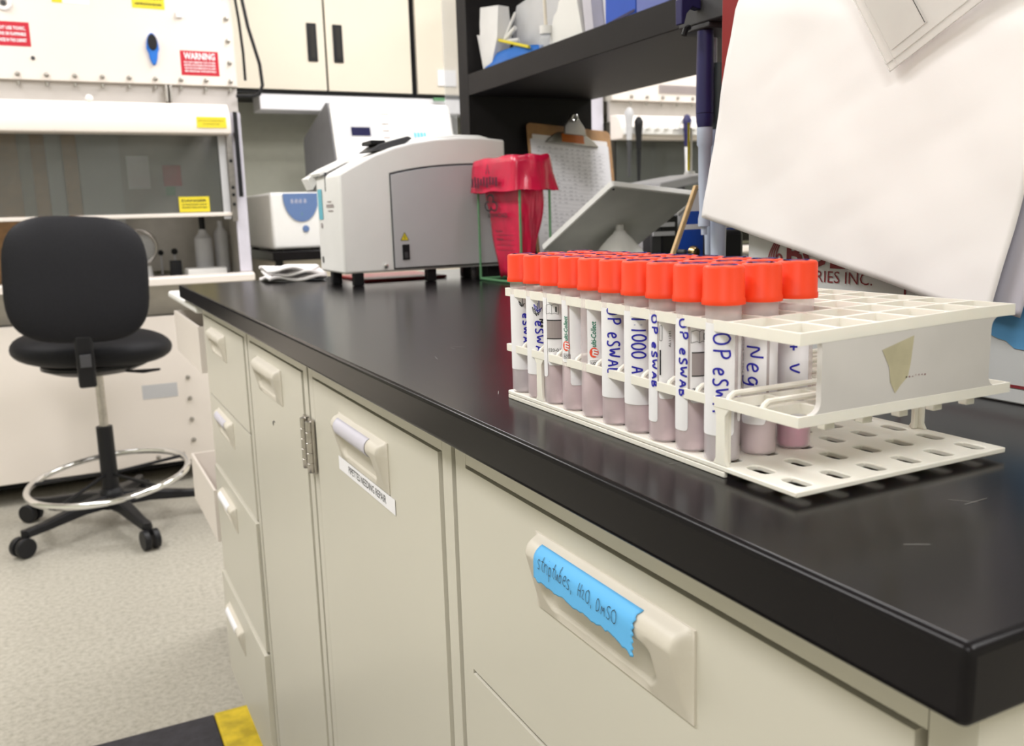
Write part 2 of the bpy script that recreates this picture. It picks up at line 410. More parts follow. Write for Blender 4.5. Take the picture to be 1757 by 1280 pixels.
strokes(wr, 'DMSO', .0072, .00042, lambda u, v: fn(.0705+u, .0340+v), gap=.12, width=.020, seed=6)
wr.build('handwriting', MT['ink'], d1, smooth=False)
front(t, 'drawer', .2462, .1915, .5735, .408, .7065, .310, .640)
front(t, 'drawer', .2462, .1915, .5735, .115, .404, .310, .340)
# two single door cabinets, hinged side by side
def hinge(parent, y, X):
    b = MB().box(X-.0035, X, y-.0085, y+.0085, .752, .816)
    b.lathe([(.0001,0),(.0038,.001),(.0044,.002)]+[p for k in range(1, 5) for p in ((.0044,.0125*k-.0006),(.0036,.0125*k),(.0044,.0125*k+.0006))]+[(.0044,.062),(.0001,.064)], (X-.0052, y-.002, .752), 16)
    b.build('hinge', MT['steel'], parent, ang=40)
t = thing('door_cabinet', (.25, .82, 0), 'putty steel single door cabinet with printed strip reading pipettes needing repair', 'cabinet')
body(t, .600, 1.030, 0)
dr = front(t, 'door', .2462, .626, 1.004, .118, .866, .746, .7985)
o = insert(.746, .7985, .2462, 'lav', dr, v0=.027); plabel(o, 'lavender grey paper insert')
lb = MB(); pf = lambda u, v: (.2455, .913-u, .7965+v-.0135)
rect2(lb, .002, .180, 0, .0145, pf); s_ = lb.build('label_strip', MT['label'], dr, thick=.0003, smooth=False)
tx = MB(); typeset(tx, 'PIPETTES NEEDING REPAIR', .0074, lambda u, v: (.2452, .875-u, .7872+v), width=.118, bold=.005); tx.build('printed_text', MT['ink'], dr, smooth=False)
hinge(t, 1.019, .2462)
t = thing('door_cabinet', (.25, 1.24, 0), 'putty steel single door cabinet with a dark scuff below its plain pull', 'cabinet')
body(t, 1.034, 1.405, 0)
dr = front(t, 'door', .2462, 1.060, 1.381, .118, .866, 1.172, .8035)
hinge(t, 1.0435, .2462)
sp = MB(); ribbon(sp, [(0,0),(.004,.003),(.012,.002)], .0016, lambda u, v: (.2459, 1.245-u, .768+v)); disc2(sp, 0, 0, .0035, lambda u, v: (.2459, 1.247-u, .766+v), 8)
sp.build('scuff', MT['darkgrey'], dr, smooth=False)
# stack of drawers at the far end
t = thing('drawer_cabinet', (.25, 1.64, 0), 'putty steel cabinet with a column of four drawers, two left ajar', 'cabinet')
body(t, 1.409, 1.872, 0)
front(t, 'drawer', .2462, 1.437, 1.849, .712, .866, 1.610, .8025)
d = front(t, 'drawer', .2462, 1.437, 1.849, .566, .708, 1.600, .648); insert(1.600, .648, .2462, 'lav', d)
X3 = .2425; d = front(t, 'drawer', X3, 1.432, 1.853, .338, .562, 1.620, .486); MB().box(X3+.0091, .2572, 1.437, 1.845, .35, .558).build('drawer_box', MT['putty'], d, smooth=False); o = insert(1.620, .486, X3, 'label', d); plabel(o, 'white paper insert')
X4 = .2385; d = front(t, 'drawer', X4, 1.430, 1.856, .118, .333, 1.630, .243); MB().box(X4+.0091, .2572, 1.437, 1.845, .13, .330).build('drawer_box', MT['putty'], d, smooth=False); o = insert(1.630, .243, X4, 'label', d); plabel(o, 'white paper insert')
# white rolling cart beyond the bench end
t = thing('storage_cart', (.45, 2.1, 0), 'white drawer cart with pulled out bins beyond the end of the bench', 'cart')
MB().box(.31, .80, 1.90, 2.34, .09, .862).build('carcass', MT['offwhite'], t, smooth=False)
o = MB().box(.236, .80, 1.885, 2.37, .866, .882).build('pull_out_board', MT['white'], t, bevel=.006, seg=3)
def bin_(x0, x1, y0, y1, z0, z1, th=.005):
    b = MB().box(x0, x0+th, y0, y1, z0, z1).box(x0+th, x1, y0, y0+th, z0, z1).box(x0+th, x1, y1-th, y1, z0, z1).box(x0+th, x1, y0+th, y1-th, z0, z0+th)
    return b
bin_(.240, .309, 1.90, 2.31, .742, .838).build('drawer', MT['bsc'], t, smooth=False)
bin_(.240, .309, 1.885, 2.235, .385, .497).build('drawer', MT['bsc'], t, smooth=False)
for x, y in ((.35,1.94),(.35,2.3),(.75,1.94),(.75,2.3)): MB().lathe([(.001,-.012),(.036,-.012),(.036,.012),(.001,.012)], (x,y,.038), 20, ax='x').box(x-.015,x+.015,y-.015,y+.015,.06,.09).build('castor', MT['black'], t)
# floor mat
t = thing('floor_mat', (.05, 1.5, 0), 'black ribbed floor mat with a yellow border strip beside the cabinets', 'mat')
MB().box(-.75, .197, .35, 1.868, .0005, .014).build('mat_field', MT['matblack'], t, bevel=.004)
MB().box(.1975, .30, .35, 1.872, .0005, .014).build('border_strip', MT['matyellow'], t, bevel=.004)
# ---------------------------------------------------------------- rack of sample tubes
RX, RY, RP = .279, .283, .0236; NX, NY = 6, 12
def grid(mb, holef, z0, z1, warp=None):
    for i in range(NX):
        for j in range(NY):
            cx, cy = RX+RP*(i+.5), RY+RP*(j+.5); h = RP/2
            out = [(h,0),(h,h),(0,h),(-h,h),(-h,0),(-h,-h),(0,-h),(h,-h)]
            out = [(h,h*.5),(h,h),(h*.5,h),(-h*.5,h),(-h,h),(-h,h*.5),(-h,-h*.5),(-h,-h),(-h*.5,-h),(h*.5,-h),(h,-h),(h,-h*.5)]
            inn = holef()
            vs = []
            for z in (z0, z1):
                vs += [(cx+a, cy+b, z) for a, b in out]+[(cx+a, cy+b, z) for a, b in inn]
            n = 12; fs = []
            for k in range(n):
                q = (k+1) % n
                fs += [(k, q, n+q, n+k), (2*n+k, 2*n+q, 3*n+q, 3*n+k), (n+k, n+q, 3*n+q, 3*n+k)]
            def side(a, b): fs.append((a, b, 2*n+b, 2*n+a))
            if i == NX-1: side(10,11); side(11,0); side(0,1)
            if i == 0: side(4,5); side(5,6); side(6,7)
            if j == NY-1: side(1,2); side(2,3); side(3,4)
            if j == 0: side(7,8); side(8,9); side(9,10)
            mb.add(vs, fs)
    if warp: mb.v = [warp(v) for v in mb.v]
    return mb
def hole(a, b, r):
    return lambda: [(a,b-r),(a-r*.3,b-r*.3),(a-r,b),(-a+r,b),(-a+r*.3,b-r*.3),(-a,b-r),(-a,-b+r),(-a+r*.3,-b+r*.3),(-a+r,-b),(a-r,-b),(a-r*.3,-b+r*.3),(a,-b+r)]
def warp(v):
    u = (v[0]-RX)/(RP*NX); w_ = (v[1]-RY)/(RP*NY)
    return (v[0], v[1], v[2]-.0028*max(0, 1-u*1.3)*max(0, 1-w_*1.3))
XE, YE = RX+RP*NX, RY+RP*NY
rack = thing('test_tube_rack', (RX+.07, RY+.14, ZT), 'large ivory plastic tube rack with a grid of square holes standing on the counter', 'rack')
b = grid(MB(), hole(.0040, .0074, .0028), ZT+.003, ZT+.0058)
b.build('base_plate', MT['ivory'], rack, merge=True, ang=30, bevel=.0006)
for a, b_ in ((RX, RX+.0022), (XE-.0022, XE)): MB().box(a, b_, RY+.048, YE, ZT, ZT+.0029).build('foot_rail', MT['ivory'], rack, bevel=.0005)
b = grid(MB(), hole(.0105, .0105, .0018), ZT+.0345, ZT+.0395)
mg = b.build('middle_grid', MT['ivory'], rack, merge=True, ang=30, bevel=.0006)
br = MB()
for j in range(1, NY):
    y = RY+RP*j; path = [(RX+.0012, y, ZT+.0385), (RX+.0022, y, ZT+.0405), (RX+.0045, y, ZT+.0420), (XE-.0045, y, ZT+.0420), (XE-.0022, y, ZT+.0405), (XE-.0012, y, ZT+.0385)]
    br.tube(path, .0015, 8)
br.build('cross_bars', MT['ivory'], rack)
b = grid(MB(), hole(.0106, .0106, .002), ZT+.0735, ZT+.079, warp)
b.build('top_grid', MT['ivory'], rack, merge=True, ang=30, bevel=.0006)
def panel_poly(x0, x1, z0, z1, r=.004):
    # flared into the grids above and below
    pts = []
    for cx, cz, a0, a1 in ((x1+r, z1-r, 90, 180), (x1+r, z0+r, 180, 270), (x0-r, z0+r, 270, 360), (x0-r, z1-r, 0, 90)):
        pts += [(cx+r*cos(RAD(a0+(a1-a0)*k/5)), cz+r*sin(RAD(a0+(a1-a0)*k/5))) for k in range(6)]
    return pts
for y in (RY+.0001, YE-.0031):
    o = MB().prism([(x, z) for x, z in panel_poly(RX+.0130, XE-.0170, ZT+.0392, ZT+.0738, .0055)], 'y', y, y+.003).build('end_panel', MT['panelgrey'], rack, ang=30)
pl = MB(); fnp = lambda u, v: (u, RY-.0001, v)
pl.add([fnp(.3285,.9795), fnp(.349,.9845), fnp(.3475,.972), fnp(.346,.9655), fnp(.3415,.962), fnp(.338,.9585), fnp(.3345,.964), fnp(.3335,.971)], [tuple(range(8))])
o = pl.build('tape_residue', MT['tapeold'], rack, smooth=False); plabel(o, 'patch of old yellowed tape')
dm = MB(); rnd = random.Random(8)
for k in range(7): disc2(dm, .345+k*.0021, .9655+rnd.uniform(-.0003,.0003), rnd.uniform(.0002,.0005), fnp, 7)
dm.build('print_remnants', MT['maroon'], rack, smooth=False)
for i in range(1, NX):
    for a in (RY+.003, YE-.008): MB().box(RX+RP*i-.0045, RX+RP*i+.0015, a, a+.005, ZT+.0305, ZT+.0345).build('peg', MT['ivory'], rack, bevel=.0006)
for y in (RY+2.17*RP, YE-2*RP):
    for x, sx in ((RX+.0002, 1), (XE-.0002, -1)):
        q = [(y-.0048, ZT+.0058), (y-.003, ZT+.009), (y-.003, ZT+.031), (y-.0058, ZT+.0345), (y+.0068, ZT+.0345), (y+.004, ZT+.031), (y+.004, ZT+.009), (y+.0058, ZT+.0058)]
        MB().prism(q, 'x', x, x+sx*.0024).box(x+sx*.0024, x+sx*.006, y-.0008, y+.0014, ZT+.006, ZT+.0345).build('post', MT['ivory'], rack, ang=50, bevel=.0004)

TR = .0087
def ctube(cx, cy, name_label, spec, liq='liquid', ang=0):
    z0 = ZT+.0062
    t = thing('sample_tube', (cx, cy, z0), name_label, 'tube', 'orange capped sample tubes in the ivory rack')
    MB().lathe([(.0001,0),(TR-.0012,0),(TR,.0008),(TR,.0795)], (cx,cy,z0), 36, cap=False).build('tube_body', MT['tube'], t, ang=50)
    MB().lathe([(.0001,.0009),(TR-.0016,.0009),(TR-.0009,.0016),(TR-.0009,spec.get('fill', .030)),(.0001,spec.get('fill', .030))], (cx,cy,z0), 32, cap=False).build('liquid', MT[liq], t, ang=50)
    CR = .0103; zc = .0777
    prof = [(TR+.0002,zc),(CR+.0003,zc),(CR+.0003,zc+.0026),(CR-.0001,zc+.003),(CR-.0003,zc+.0176),(CR-.0011,zc+.0186),(CR-.0022,zc+.0188),(CR-.0030,zc+.01885),(.0001,zc+.0187)]
    cp = MB().lathe(prof, (cx,cy,z0), 40, cap=False)
    o = cp.build('cap', MT['cap'], t, ang=60)
    mk = MB(); rnd = random.Random(int(cx*1e4+cy*1e5)); fc = lambda u, v: (cx+u*1.0, cy+v, z0+zc+.0191)
    for q in range(3):
        pts = [(.0078*cos(a*.9+q)*(.5+.5*rnd.random()), .0078*sin(a*.9+q)*(.55+.45*rnd.random())) for a in range(9)]
        ribbon(mk, chaikin(pts, 2), .0017, fc)
    mk.build('cap_mark', MT['inkblue'], o, smooth=False)
    phi = math.atan2(-cy, -cx)+RAD(ang)
    R1 = TR+.00015
    def cyl(d=0., du=0., z=0.): return lambda u, v: (cx+(R1+d)*cos(phi+(u+du)/R1), cy+(R1+d)*sin(phi+(u+du)/R1), z0+z+v)
    f = cyl(.0003)
    # label: list of (u0,u1,v0,v1)
    lb = MB()
    for (u0, u1, v0, v1) in spec['labels']:
        r = .0018
        lb.sheet(lambda a, c: cyl()(u0+(u1-u0)*a, (v0+(v1-v0)*c) if 0 < c < 1 else ((v0+r*(1-math.sqrt(max(0, 1-max(0, 1-min(a, 1-a)*(u1-u0)/r)**2)))) if c <= 0 else v1)), 26, 3)
    lb.build('label', MT['label'], t, ang=60)
    for kind, arg in spec['marks']:
        m = MB(); mt = 'inkblue'
        if kind == 'hand':     # text, u baseline, v start(top), height, length, seed
            tx, ub, vt, h, L = arg[:5]; mt = arg[5] if len(arg) > 5 else mt
            strokes(m, tx, h, .00098, lambda u, v: f(ub+v, vt-u), width=L, seed=len(tx), gap=.18)
        elif kind == 'multi':
            ub, v0 = arg
            typeset(m, 'ulti-Collect', .0030, lambda u, v: f(ub-v, v0+.0062+u), width=.0155, bold=.02, shear=.2); mt = 'teal'
            m2 = MB(); disc2(m2, ub-.0013, v0+.0028, .0031, f, 22, .0027); m2.build('badge', MT['mred'], t, smooth=False)
            m3 = MB(); typeset(m3, 'm', .0042, lambda u, v: cyl(.0005)(ub+.0006-v, v0+.0003+u), width=.0048, bold=.03, shear=.3)
            rr = [(ub-.0036, v0-.0050), (ub+.0017, v0-.0050), (ub+.0017, v0-.0022), (ub-.0036, v0-.0022), (ub-.0036, v0-.0050)]
            m3.build('badge_letter', MT['label'], t, smooth=False)
            m4 = MB(); ribbon(m4, rr, .00022, f); typeset(m4, 'LOT', .0016, lambda u, v: f(ub-.0029+u, v0-.0044+v), width=.0042, bold=.03); m4.build('lot_mark', MT['ink'], t, smooth=False)
        elif kind == 'book':
            ub, v0 = arg; mt = 'ink'
            for s_ in (-1, 1):
                ribbon(m, [(ub, v0+.0062), (ub+s_*.0015, v0+.0070), (ub+s_*.0042, v0+.0062)], .0002, f); ribbon(m, [(ub, v0+.0005), (ub+s_*.0015, v0+.0013), (ub+s_*.0042, v0+.0004)], .0002, f)
                ribbon(m, [(ub+s_*.0042, v0+.0004), (ub+s_*.0042, v0+.0062)], .0002, f)
            ribbon(m, [(ub, v0+.0005), (ub, v0+.0062)], .0002, f); typeset(m, 'i', .0034, lambda u, v: f(ub+.0022+u, v0+.002+v), bold=.05)
        elif kind == 'box':
            u0, u1, v0, v1 = arg; mt = 'ink'
            m2 = MB(); rect2(m2, u0, u1, v0, v1, cyl(.0002), 10); m2.build('print_panel', MT['greybar'], t, smooth=False)
            for v in (v0, v1): rect2(m, u0, u1, v-.0003, v+.0003, f, 10)
        elif kind == 'num':
            s_, u0, v0, h, L = arg; mt = 'ink'; typeset(m, s_, h, lambda u, v: f(u0+u, v0+v), width=L)
        elif kind == 'vnum':
            s_, u0, v0, h, L = arg; mt = 'ink'; typeset(m, s_, h, lambda u, v: f(u0-v, v0+u), width=L)
        elif kind == 'bar':
            u0, u1, v0, v1 = arg; mt = 'ink'; rect2(m, u0, u1, v0, v1, f, 4)
        elif kind == 'outline':
            u0, u1, v0, v1 = arg; mt = 'ink'; ribbon(m, [(u0,v0),(u1,v0),(u1,v1),(u0,v1),(u0,v0)], .00025, f)
        elif kind == 'scrib':
            u0, v0, s_, mt = arg; rr = random.Random(3)
            ribbon(m, chaikin([(u0+s_*rr.uniform(-.5, .5), v0+s_*rr.uniform(-1, 1)) for _ in range(9)], 2), .0004, f)
        m.build({'hand': 'handwriting', 'multi': 'printed_name', 'book': 'booklet_symbol', 'box': 'panel_lines', 'num': 'printed_number', 'vnum': 'printed_number', 'bar': 'printed_bar', 'outline': 'printed_box', 'scrib': 'scribble'}[kind], MT[mt], t, smooth=False)
    return t
full = (-.0135, .0060, .0140, .0690)
def strip(a, b, lo=.015): return (a, b, lo, .069)
SP = {}
SP[0,0] = dict(labels=[strip(-.0130,.0062,.0135), (.0085,.0125,.02,.069)], marks=[('hand', ('OP', -.0050, .0642, .0082, .0122)), ('hand', ('eSWA', -.0045, .0475, .0074, .0220))])
SP[0,1] = dict(labels=[strip(-.0130,-.0024,.011), (-.0012,.013,.026,.069)], marks=[('hand', ('OP eSWAB', -.0072,   .0690, .0046, .0400)), ('book', (.0034, .0565)), ('box', (-.0004,.0090,.0400,.0520)), ('num', ('70-01', .0000, .0315, .0022, .0072))])
SP[0,2] = dict(labels=[strip(-.0130,-.0042,.011), (-.0034,.0050,.024,.069)], marks=[('hand', ('OP eSWAB', -.0078,   .0690, .0036, .0390)), ('outline', (-.0028,-.0016,.0555,.0635)), ('bar', (-.0029,-.0021,.037,.0505)), ('vnum', ('AL11241', .0030, .052, .0012, .0085))])
SP[0,3] = dict(labels=[strip(-.0135,.0085,.0165)], marks=[('hand', ('1:1000 A', -.0045, .0655, .0080, .0310))])
SP[0,4] = dict(labels=[strip(-.0135,.0070,.0165)], marks=[('hand', ('OP eSWAL', -.0055, .0695, .0075, .0390))])
SP[0,5] = dict(labels=[(-.0050,.0058,.029,.070), (.0078,.0125,.02,.07)], marks=[('multi', (.0005, .0375))])
SP[0,6] = dict(labels=[(-.0105,-.0048,.031,.070), strip(-.0035,.0120,.0165)], marks=[('multi', (-.0050, .0385))])
SP[0,7] = dict(labels=[(-.0130,-.0072,.018,.070), (-.0068,.0125,.026,.070)], marks=[('book', (-.0030, .0590)), ('box', (-.0070,.0110,.0435,.0555)), ('num', ('020-01', -.0060, .0350, .0022, .0080))])
SP[0,8] = dict(labels=[strip(-.0135,.0085,.0165)], marks=[('hand', ('eSWAL', -.0030, .0530, .0052, .0260)), ('scrib', (-.0010, .0620, .0062, 'inkblue')), ('scrib', (-.0020, .0600, .0066, 'ink')), ('hand', ('N+', -.0002, .0540, .0034, .0060, 'ink'))])
SP[0,9] = dict(labels=[strip(-.0140,.0085,.0165)], marks=[('scrib', (-.0010, .0630, .0045, 'ink')), ('hand', ('eSWAB', -.0005, .0560, .0036, .0250))])
SP[1,0] = dict(labels=[strip(-.0105,.0035,.016), (.0050,.0130,.02,.069)], marks=[('hand', ('Neg', -.0065, .0555, .0085, .0200)), ('vnum', ('Transport Tube with Preservative', -.0088, .030, .0011, .036))])
SP[2,0] = dict(labels=[strip(-.0135,.0075,.016)], marks=[('hand', ('s + V', -.0035, .0660, .0060, .0260))])
dflt = dict(labels=[strip(-.0130,.0080,.016)], marks=[('hand', ('OP eSWAB', -.0040, .066, .0055, .048))])
ordw = ['nearest', 'second', 'third', 'fourth', 'fifth', 'sixth', 'seventh', 'eighth', 'ninth', 'farthest']
FL = ['Orange-capped tube, label handwritten OP eSWA, at the near end of the front row',
 'Orange-capped tube beside the nearest front one, small booklet symbol and 70-01 on it',
 'Orange-capped front tube with a narrow handwritten strip, left of the 70-01 tube',
 'Orange-capped tube with 1:1000 A written in blue down its label',
 'Orange-capped tube handwritten OP eSWAL, left of the 1:1000 A tube',
 'Orange-capped tube showing the whole printed green and red name and LOT box',
 'Orange-capped tube with the printed green name half hidden at its left edge',
 'Orange-capped tube with printed 020 and booklet symbol, third from far end',
 'Orange-capped tube with black and blue scribbles above eSWA, second from far end',
 'Orange-capped tube at the far left end of the front row, faint writing']
for r in range(3):
    for k in range(10):
        cx, cy = RX+RP*(r+.5)-.0035, RY+RP*(k+2.5)+.001
        if r == 0: lab = FL[k]
        elif (r, k) == (1, 0): lab = 'Orange-capped tube handwritten Neg, nearest of the middle row'
        elif (r, k) == (2, 0): lab = 'Orange-capped tube with plus and V handwritten and bright pink liquid, back row'
        else: lab = 'Orange-capped tube, %s from the near end in the %s row of the rack' % (ordw[k], ('front', 'middle', 'back')[r])
        ctube(cx, cy, lab, SP.get((r, k), dflt), 'liquid_pink' if (r, k) == (2, 0) else ('liquid_grey' if (r, k) in ((0, 9), (0, 0)) else 'liquid'))

# ---------------------------------------------------------------- printed carton, paper, sleeve at the right
BX, BY = .54, .613
bx = thing('carton', (BX+.15, .35, ZT), 'large grey white carton with maroon lettering standing behind the rack', 'carton')
MB().box(BX, .88, .02, BY, ZT, 1.40).build('box_body', MT['card'], bx, bevel=.0015)
fb = lambda u, v: (BX-.0006, BY-u, v)
tx = MB(); typeset(tx, 'BOEKEL', .0195, lambda u, v: fb(.0475+u, .9965+v), width=.120, bold=.03)
typeset(tx, 'INDUSTRIES INC.', .0092, lambda u, v: fb(.030+u, .9845+v), width=.1065, bold=-.002)
tx.build('printed_lettering', MT['maroon'], bx, smooth=False)
lg = MB()
for k in range(4): ribbon(lg, chaikin([(.0265+.0030*k, .9975), (.0262+.003*k, 1.004+.001*k), (.033+.003*k, 1.0145+.001*k), (.037+.002*k, 1.0185)], 2), .0014, fb)
ribbon(lg, chaikin([(.0275,.9975), (.039,.9965), (.0425,1.003), (.038,1.006), (.035,1.001)], 2), .0018, fb)
lg.build('printed_emblem', MT['maroon'], bx, smooth=False)
for q in ((.165,.1668,.930,.990), (.165,.40,.9255,.9275)):
    lg = MB(); rect2(lg, *q, fb); lg.build('printed_line', MT['maroon'], bx, smooth=False)
tn = MB(); rnd = random.Random(5)
edge = [(.215+i*.006, .962-.0016*i+rnd.uniform(-.0015, .0015)) for i in range(16)]
tn.add([fb(.215, .985), fb(.33, .985)]+[fb(*e) for e in edge[::-1]], [tuple(range(18))])
o = tn.build('torn_label', MT['torn'], bx, smooth=False); plabel(o, 'torn blue shipping label')
tn = MB(); typeset(tn, '12', .0035, lambda u, v: fb(.09+u, .966+v)); tn.build('printed_number', MT['ink'], bx, smooth=False)

def crumple(u, v, a):
    return a*(.8*sin(9*u+5*v+1)*cos(7*v-3*u)+.5*abs(sin(8*u-7*v+2))+.35*abs(cos(12*v+9*u))+.25*abs(sin(19*u+4*v))+.15*abs(sin(23*v-15*u)))
def page(name, X, bl, w_, h_, ang, m, amp=.0025, curl=0, fold=None, **k):
    ca, sa = cos(RAD(ang)), sin(RAD(ang))
    def f(a, c):
        u, v = a*w_, c*h_
        y = bl[0]-u*ca-v*sa*1.0; z = bl[1]-u*sa+v*ca
        x = X-crumple(a*1.2, c, amp)-curl*max(0, .3-c)**2
        if fold and v > fold: x += (v-fold)*.25
        return (x, y, z)
    b = MB().sheet(f, 60, 44)
    return b.build(name, MT[m], k.get('parent'), thick=.0003, ang=80), f
o, pf = page('paper_sheet', .526, (.657, 1.037), .294, .226, 13.2, 'paper', .0014, fold=.175)
tag(o, 'large blank white paper sheet hanging crooked on the grey carton', 'paper')
o, _ = page('paper_sheet', .5325, (.549, 1.018), .200, .200, 13.4, 'lav', .0004); tag(o, 'lavender grey sheet showing behind the large white one at its right edge', 'paper')
# clear sleeve with card
sl = thing('plastic_sleeve', (.515, .42, 1.15), 'clear plastic sleeve taped diagonally over the big white sheet', 'sleeve')
def slf(X): return lambda u, v: (X, .449-u*.902+v*.533, 1.1327+u*.432+v*.846)
MB().sheet(lambda a, c: slf(.5175)(a*.12, c*.10), 2, 2).build('sleeve_pocket', MT['sleeve'], sl, thick=.0006, smooth=False)
ed = MB()
for a, b_ in (((0,0),(.12,0)), ((0,0),(0,.10)), ((.0,.006),(.12,.006)), ((.006,0),(.006,.10))):
    ed.tube([slf(.517)(*a), slf(.517)(*b_)], .0007, 6)
ed.build('welded_rim', MT['sleeve'], sl)
MB().sheet(lambda a, c: slf(.5167)(.008+a*.030, .012+c*.08), 1, 1).build('inner_card', MT['sleeve'], sl, thick=.0003, smooth=False)
ln = MB(); ribbon(ln, [(.037, .012), (.037, .09)], .0005, slf(.5158)); ln.build('card_line', MT['ink'], sl, smooth=False)
# ---------------------------------------------------------------- shelf over the bench
sh = thing('bench_shelf', (1.07, 1.1, ZT), 'black laminate shelf unit rising from the middle of the countertop', 'shelf')
SX0, SX1 = .905, 1.245
MB().box(SX0, SX1, 2.0, 2.055, ZT+.0003, 1.95).build('end_panel', MT['blackshelf'], sh, bevel=.0015)
MB().box(SX0, SX1, .165, .205, ZT+.0003, 1.95).build('end_panel', MT['blackshelf'], sh, bevel=.0015)
MB().box(SX0, SX1, .2055, 1.9995, 1.322, 1.370).build('shelf_board', MT['blackshelf'], sh, bevel=.0015)
MB().box(SX0, SX1, .2055, 1.9995, 1.75, 1.80).build('shelf_board', MT['blackshelf'], sh, bevel=.0015)
SZ = 1.3705
# bags and swabs in a blue tray
t = thing('tray', (1.0, 1.88, SZ), 'blue curved plastic tray on the black shelf, holding bags and sticks', 'tray')
def trayf(a, c):
    u = a*2-1; return (.915+.012*c+.008*abs(u), 1.815+u*.130, SZ+.0008+c*(.020+.008*u+.008*(1-abs(u)**2)))
MB().sheet(trayf, 20, 4).build('front_wall', MT['bluetray'], t, thick=.003)
MB().box(.925, 1.12, 1.69, 1.94, SZ+.0002, SZ+.003).build('tray_body', MT['bluetray'], t)
MT['bagwhite'] = M('white_bag_film', (.90,.89,.89), .3, alpha=.88)
def bag(label, pts, x, dep, m='bagfilm', name='plastic_bag', par=None, loc=None):
    n = len(pts); t = thing(name, (x, pts[0][0], SZ), label, 'bag', 'clear plastic bags on the shelf')
    b = MB(); vs = [(x+.004*sin(i*2.1), y, z) for i, (y, z) in enumerate(pts)]; cy = sum(p[0] for p in pts)/n; cz = sum(p[1] for p in pts)/n
    vs2 = [(x+dep+.003*sin(i*1.7), y-.002, max(SZ+.001, z-.002)) for i, (y, z) in enumerate(pts)]
    b.add(vs+[(x-.010, cy, cz), (x+dep+.008, cy, cz)]+vs2, [(i, (i+1) % n, n) for i in range(n)]+[(n+2+i, n+2+(i+1) % n, n+1) for i in range(n)]+[(i, (i+1) % n, n+2+(i+1) % n, n+2+i) for i in range(n)])
    b.build('film', MT[m], t, ang=60); return t
bag('white creased plastic bag at the far left of the shelf', [(1.955,SZ+.004),(1.985,1.440),(1.978,1.455),(1.970,1.448),(1.972,1.476),(1.961,1.472),(1.962,1.512),(1.875,1.500),(1.872,1.43),(1.915,SZ+.004)], .925, .03, 'bagwhite')
bag('grey translucent plastic bag standing tallest in the middle of the tray', [(1.90,SZ+.005),(1.905,1.46),(1.87,1.50),(1.79,1.51),(1.785,1.56),(1.70,1.57),(1.68,1.50),(1.70,SZ+.005)], .975, .03)
bag('grey plastic bag with folded flap beside the small capped bottle', [(1.70,SZ+.001),(1.712,1.47),(1.64,1.462),(1.60,1.38),(1.60,SZ+.004)], 1.01, .02)
def stick(label, a, b, r, m, cat='stick', name='swab_stick'):
    o = MB().tube([a, b], r, 8).build(name, MT[m]); tag(o, label, cat, None); return o
stick('yellow wooden stick lying across the blue tray on the shelf', (.930,1.905,1.434), (.918,1.715,1.384), .0032, 'yellow')
stick('long white stick slanting up out of the blue tray', (.940,1.882,1.420), (.945,1.825,1.475), .0035, 'white')
stick('short thick white stick beside the long one in the tray', (.938,1.865,1.425), (.938,1.815,1.442), .005, 'white')
stick('short white stub lying lowest in the blue tray', (.935,1.850,1.418), (.955,1.83,1.420), .006, 'white')
t = thing('dropper_bottle', (.935, 1.66, SZ), 'small clear bottle with white cap and a pale straw, on the shelf edge', 'bottle')
MB().lathe([(.001,.0002),(.014,.0002),(.015,.004),(.015,.018),(.010,.024),(.010,.028)], (.925,1.655,SZ), 20).build('bottle_body', MT['clear'], t)
MB().lathe([(.001,.0282),(.013,.0282),(.013,.044),(.001,.044)], (.925,1.655,SZ), 20).build('cap', MT['white'], t)
MB().tube([(.925,1.655,SZ+.0442), (.926,1.665,SZ+.16)], .0035, 8).build('straw', MT['beige'], t)
t = thing('white_box', (.97, 1.58, SZ), 'white open carton with angled flap on the shelf beside the papers', 'box')
MB().prism([(1.655,SZ+.0005),(1.650,1.40),(1.635,1.430),(1.622,1.437),(1.615,1.452),(1.555,1.475),(1.525,SZ+.0005)], 'x', .932, .938).build('front_flap', MT['white'], t, smooth=False)
MB().prism([(1.640,SZ+.0005),(1.625,1.43),(1.555,1.46),(1.527,SZ+.0005)], 'x', .9385, 1.00).build('box_body', MT['white'], t, smooth=False)
t = thing('paper_stack', (1.0, 1.49, SZ), 'tilted sheaf of lavender white papers on the shelf', 'papers')
MB().prism([(1.520,SZ+.0005),(1.540,1.50),(1.512,1.50),(1.49,SZ+.0005)], 'x', .935, 1.12).build('sheaf', MT['lav'], t, smooth=False)
MB().prism([(1.4885,SZ+.0005),(1.508,1.50),(1.452,1.50),(1.452,SZ+.0005)], 'x', .96, 1.12).build('sheaf', MT['label'], t, smooth=False)
for nm, y0, y1, m, lb in (('binder', 1.355, 1.45, 'blue', 'bright blue ring binder standing on the black shelf'), ('binder', 1.26, 1.352, 'lcdl', 'pale violet binder next to the bright blue one on the shelf')):
    if m == 'lcdl': MT[m] = M('violet_board', (.16,.20,.52), .5)
    t = thing(nm, (1.0, (y0+y1)/2, SZ), lb, 'binder')
    MB().box(.935, .939, y0, y1, SZ+.0005, SZ+.30).box(.939, 1.2, y0, y0+.003, SZ+.0005, SZ+.30).box(.939, 1.2, y1-.003, y1, SZ+.0005, SZ+.30).build('cover', MT[m], t, smooth=False)
    MB().box(.95, 1.18, y0+.005, y1-.005, SZ+.002, SZ+.28).build('pages', MT['paper'], t, smooth=False)
    if m == 'blue': MB().add([(.934,y0+.002,SZ+.012),(.934,y1,SZ+.004),(.934,y1,SZ+.009),(.934,y0+.002,SZ+.017)], [(0,1,2,3)]).build('seam', MT['navy'], t, smooth=False)
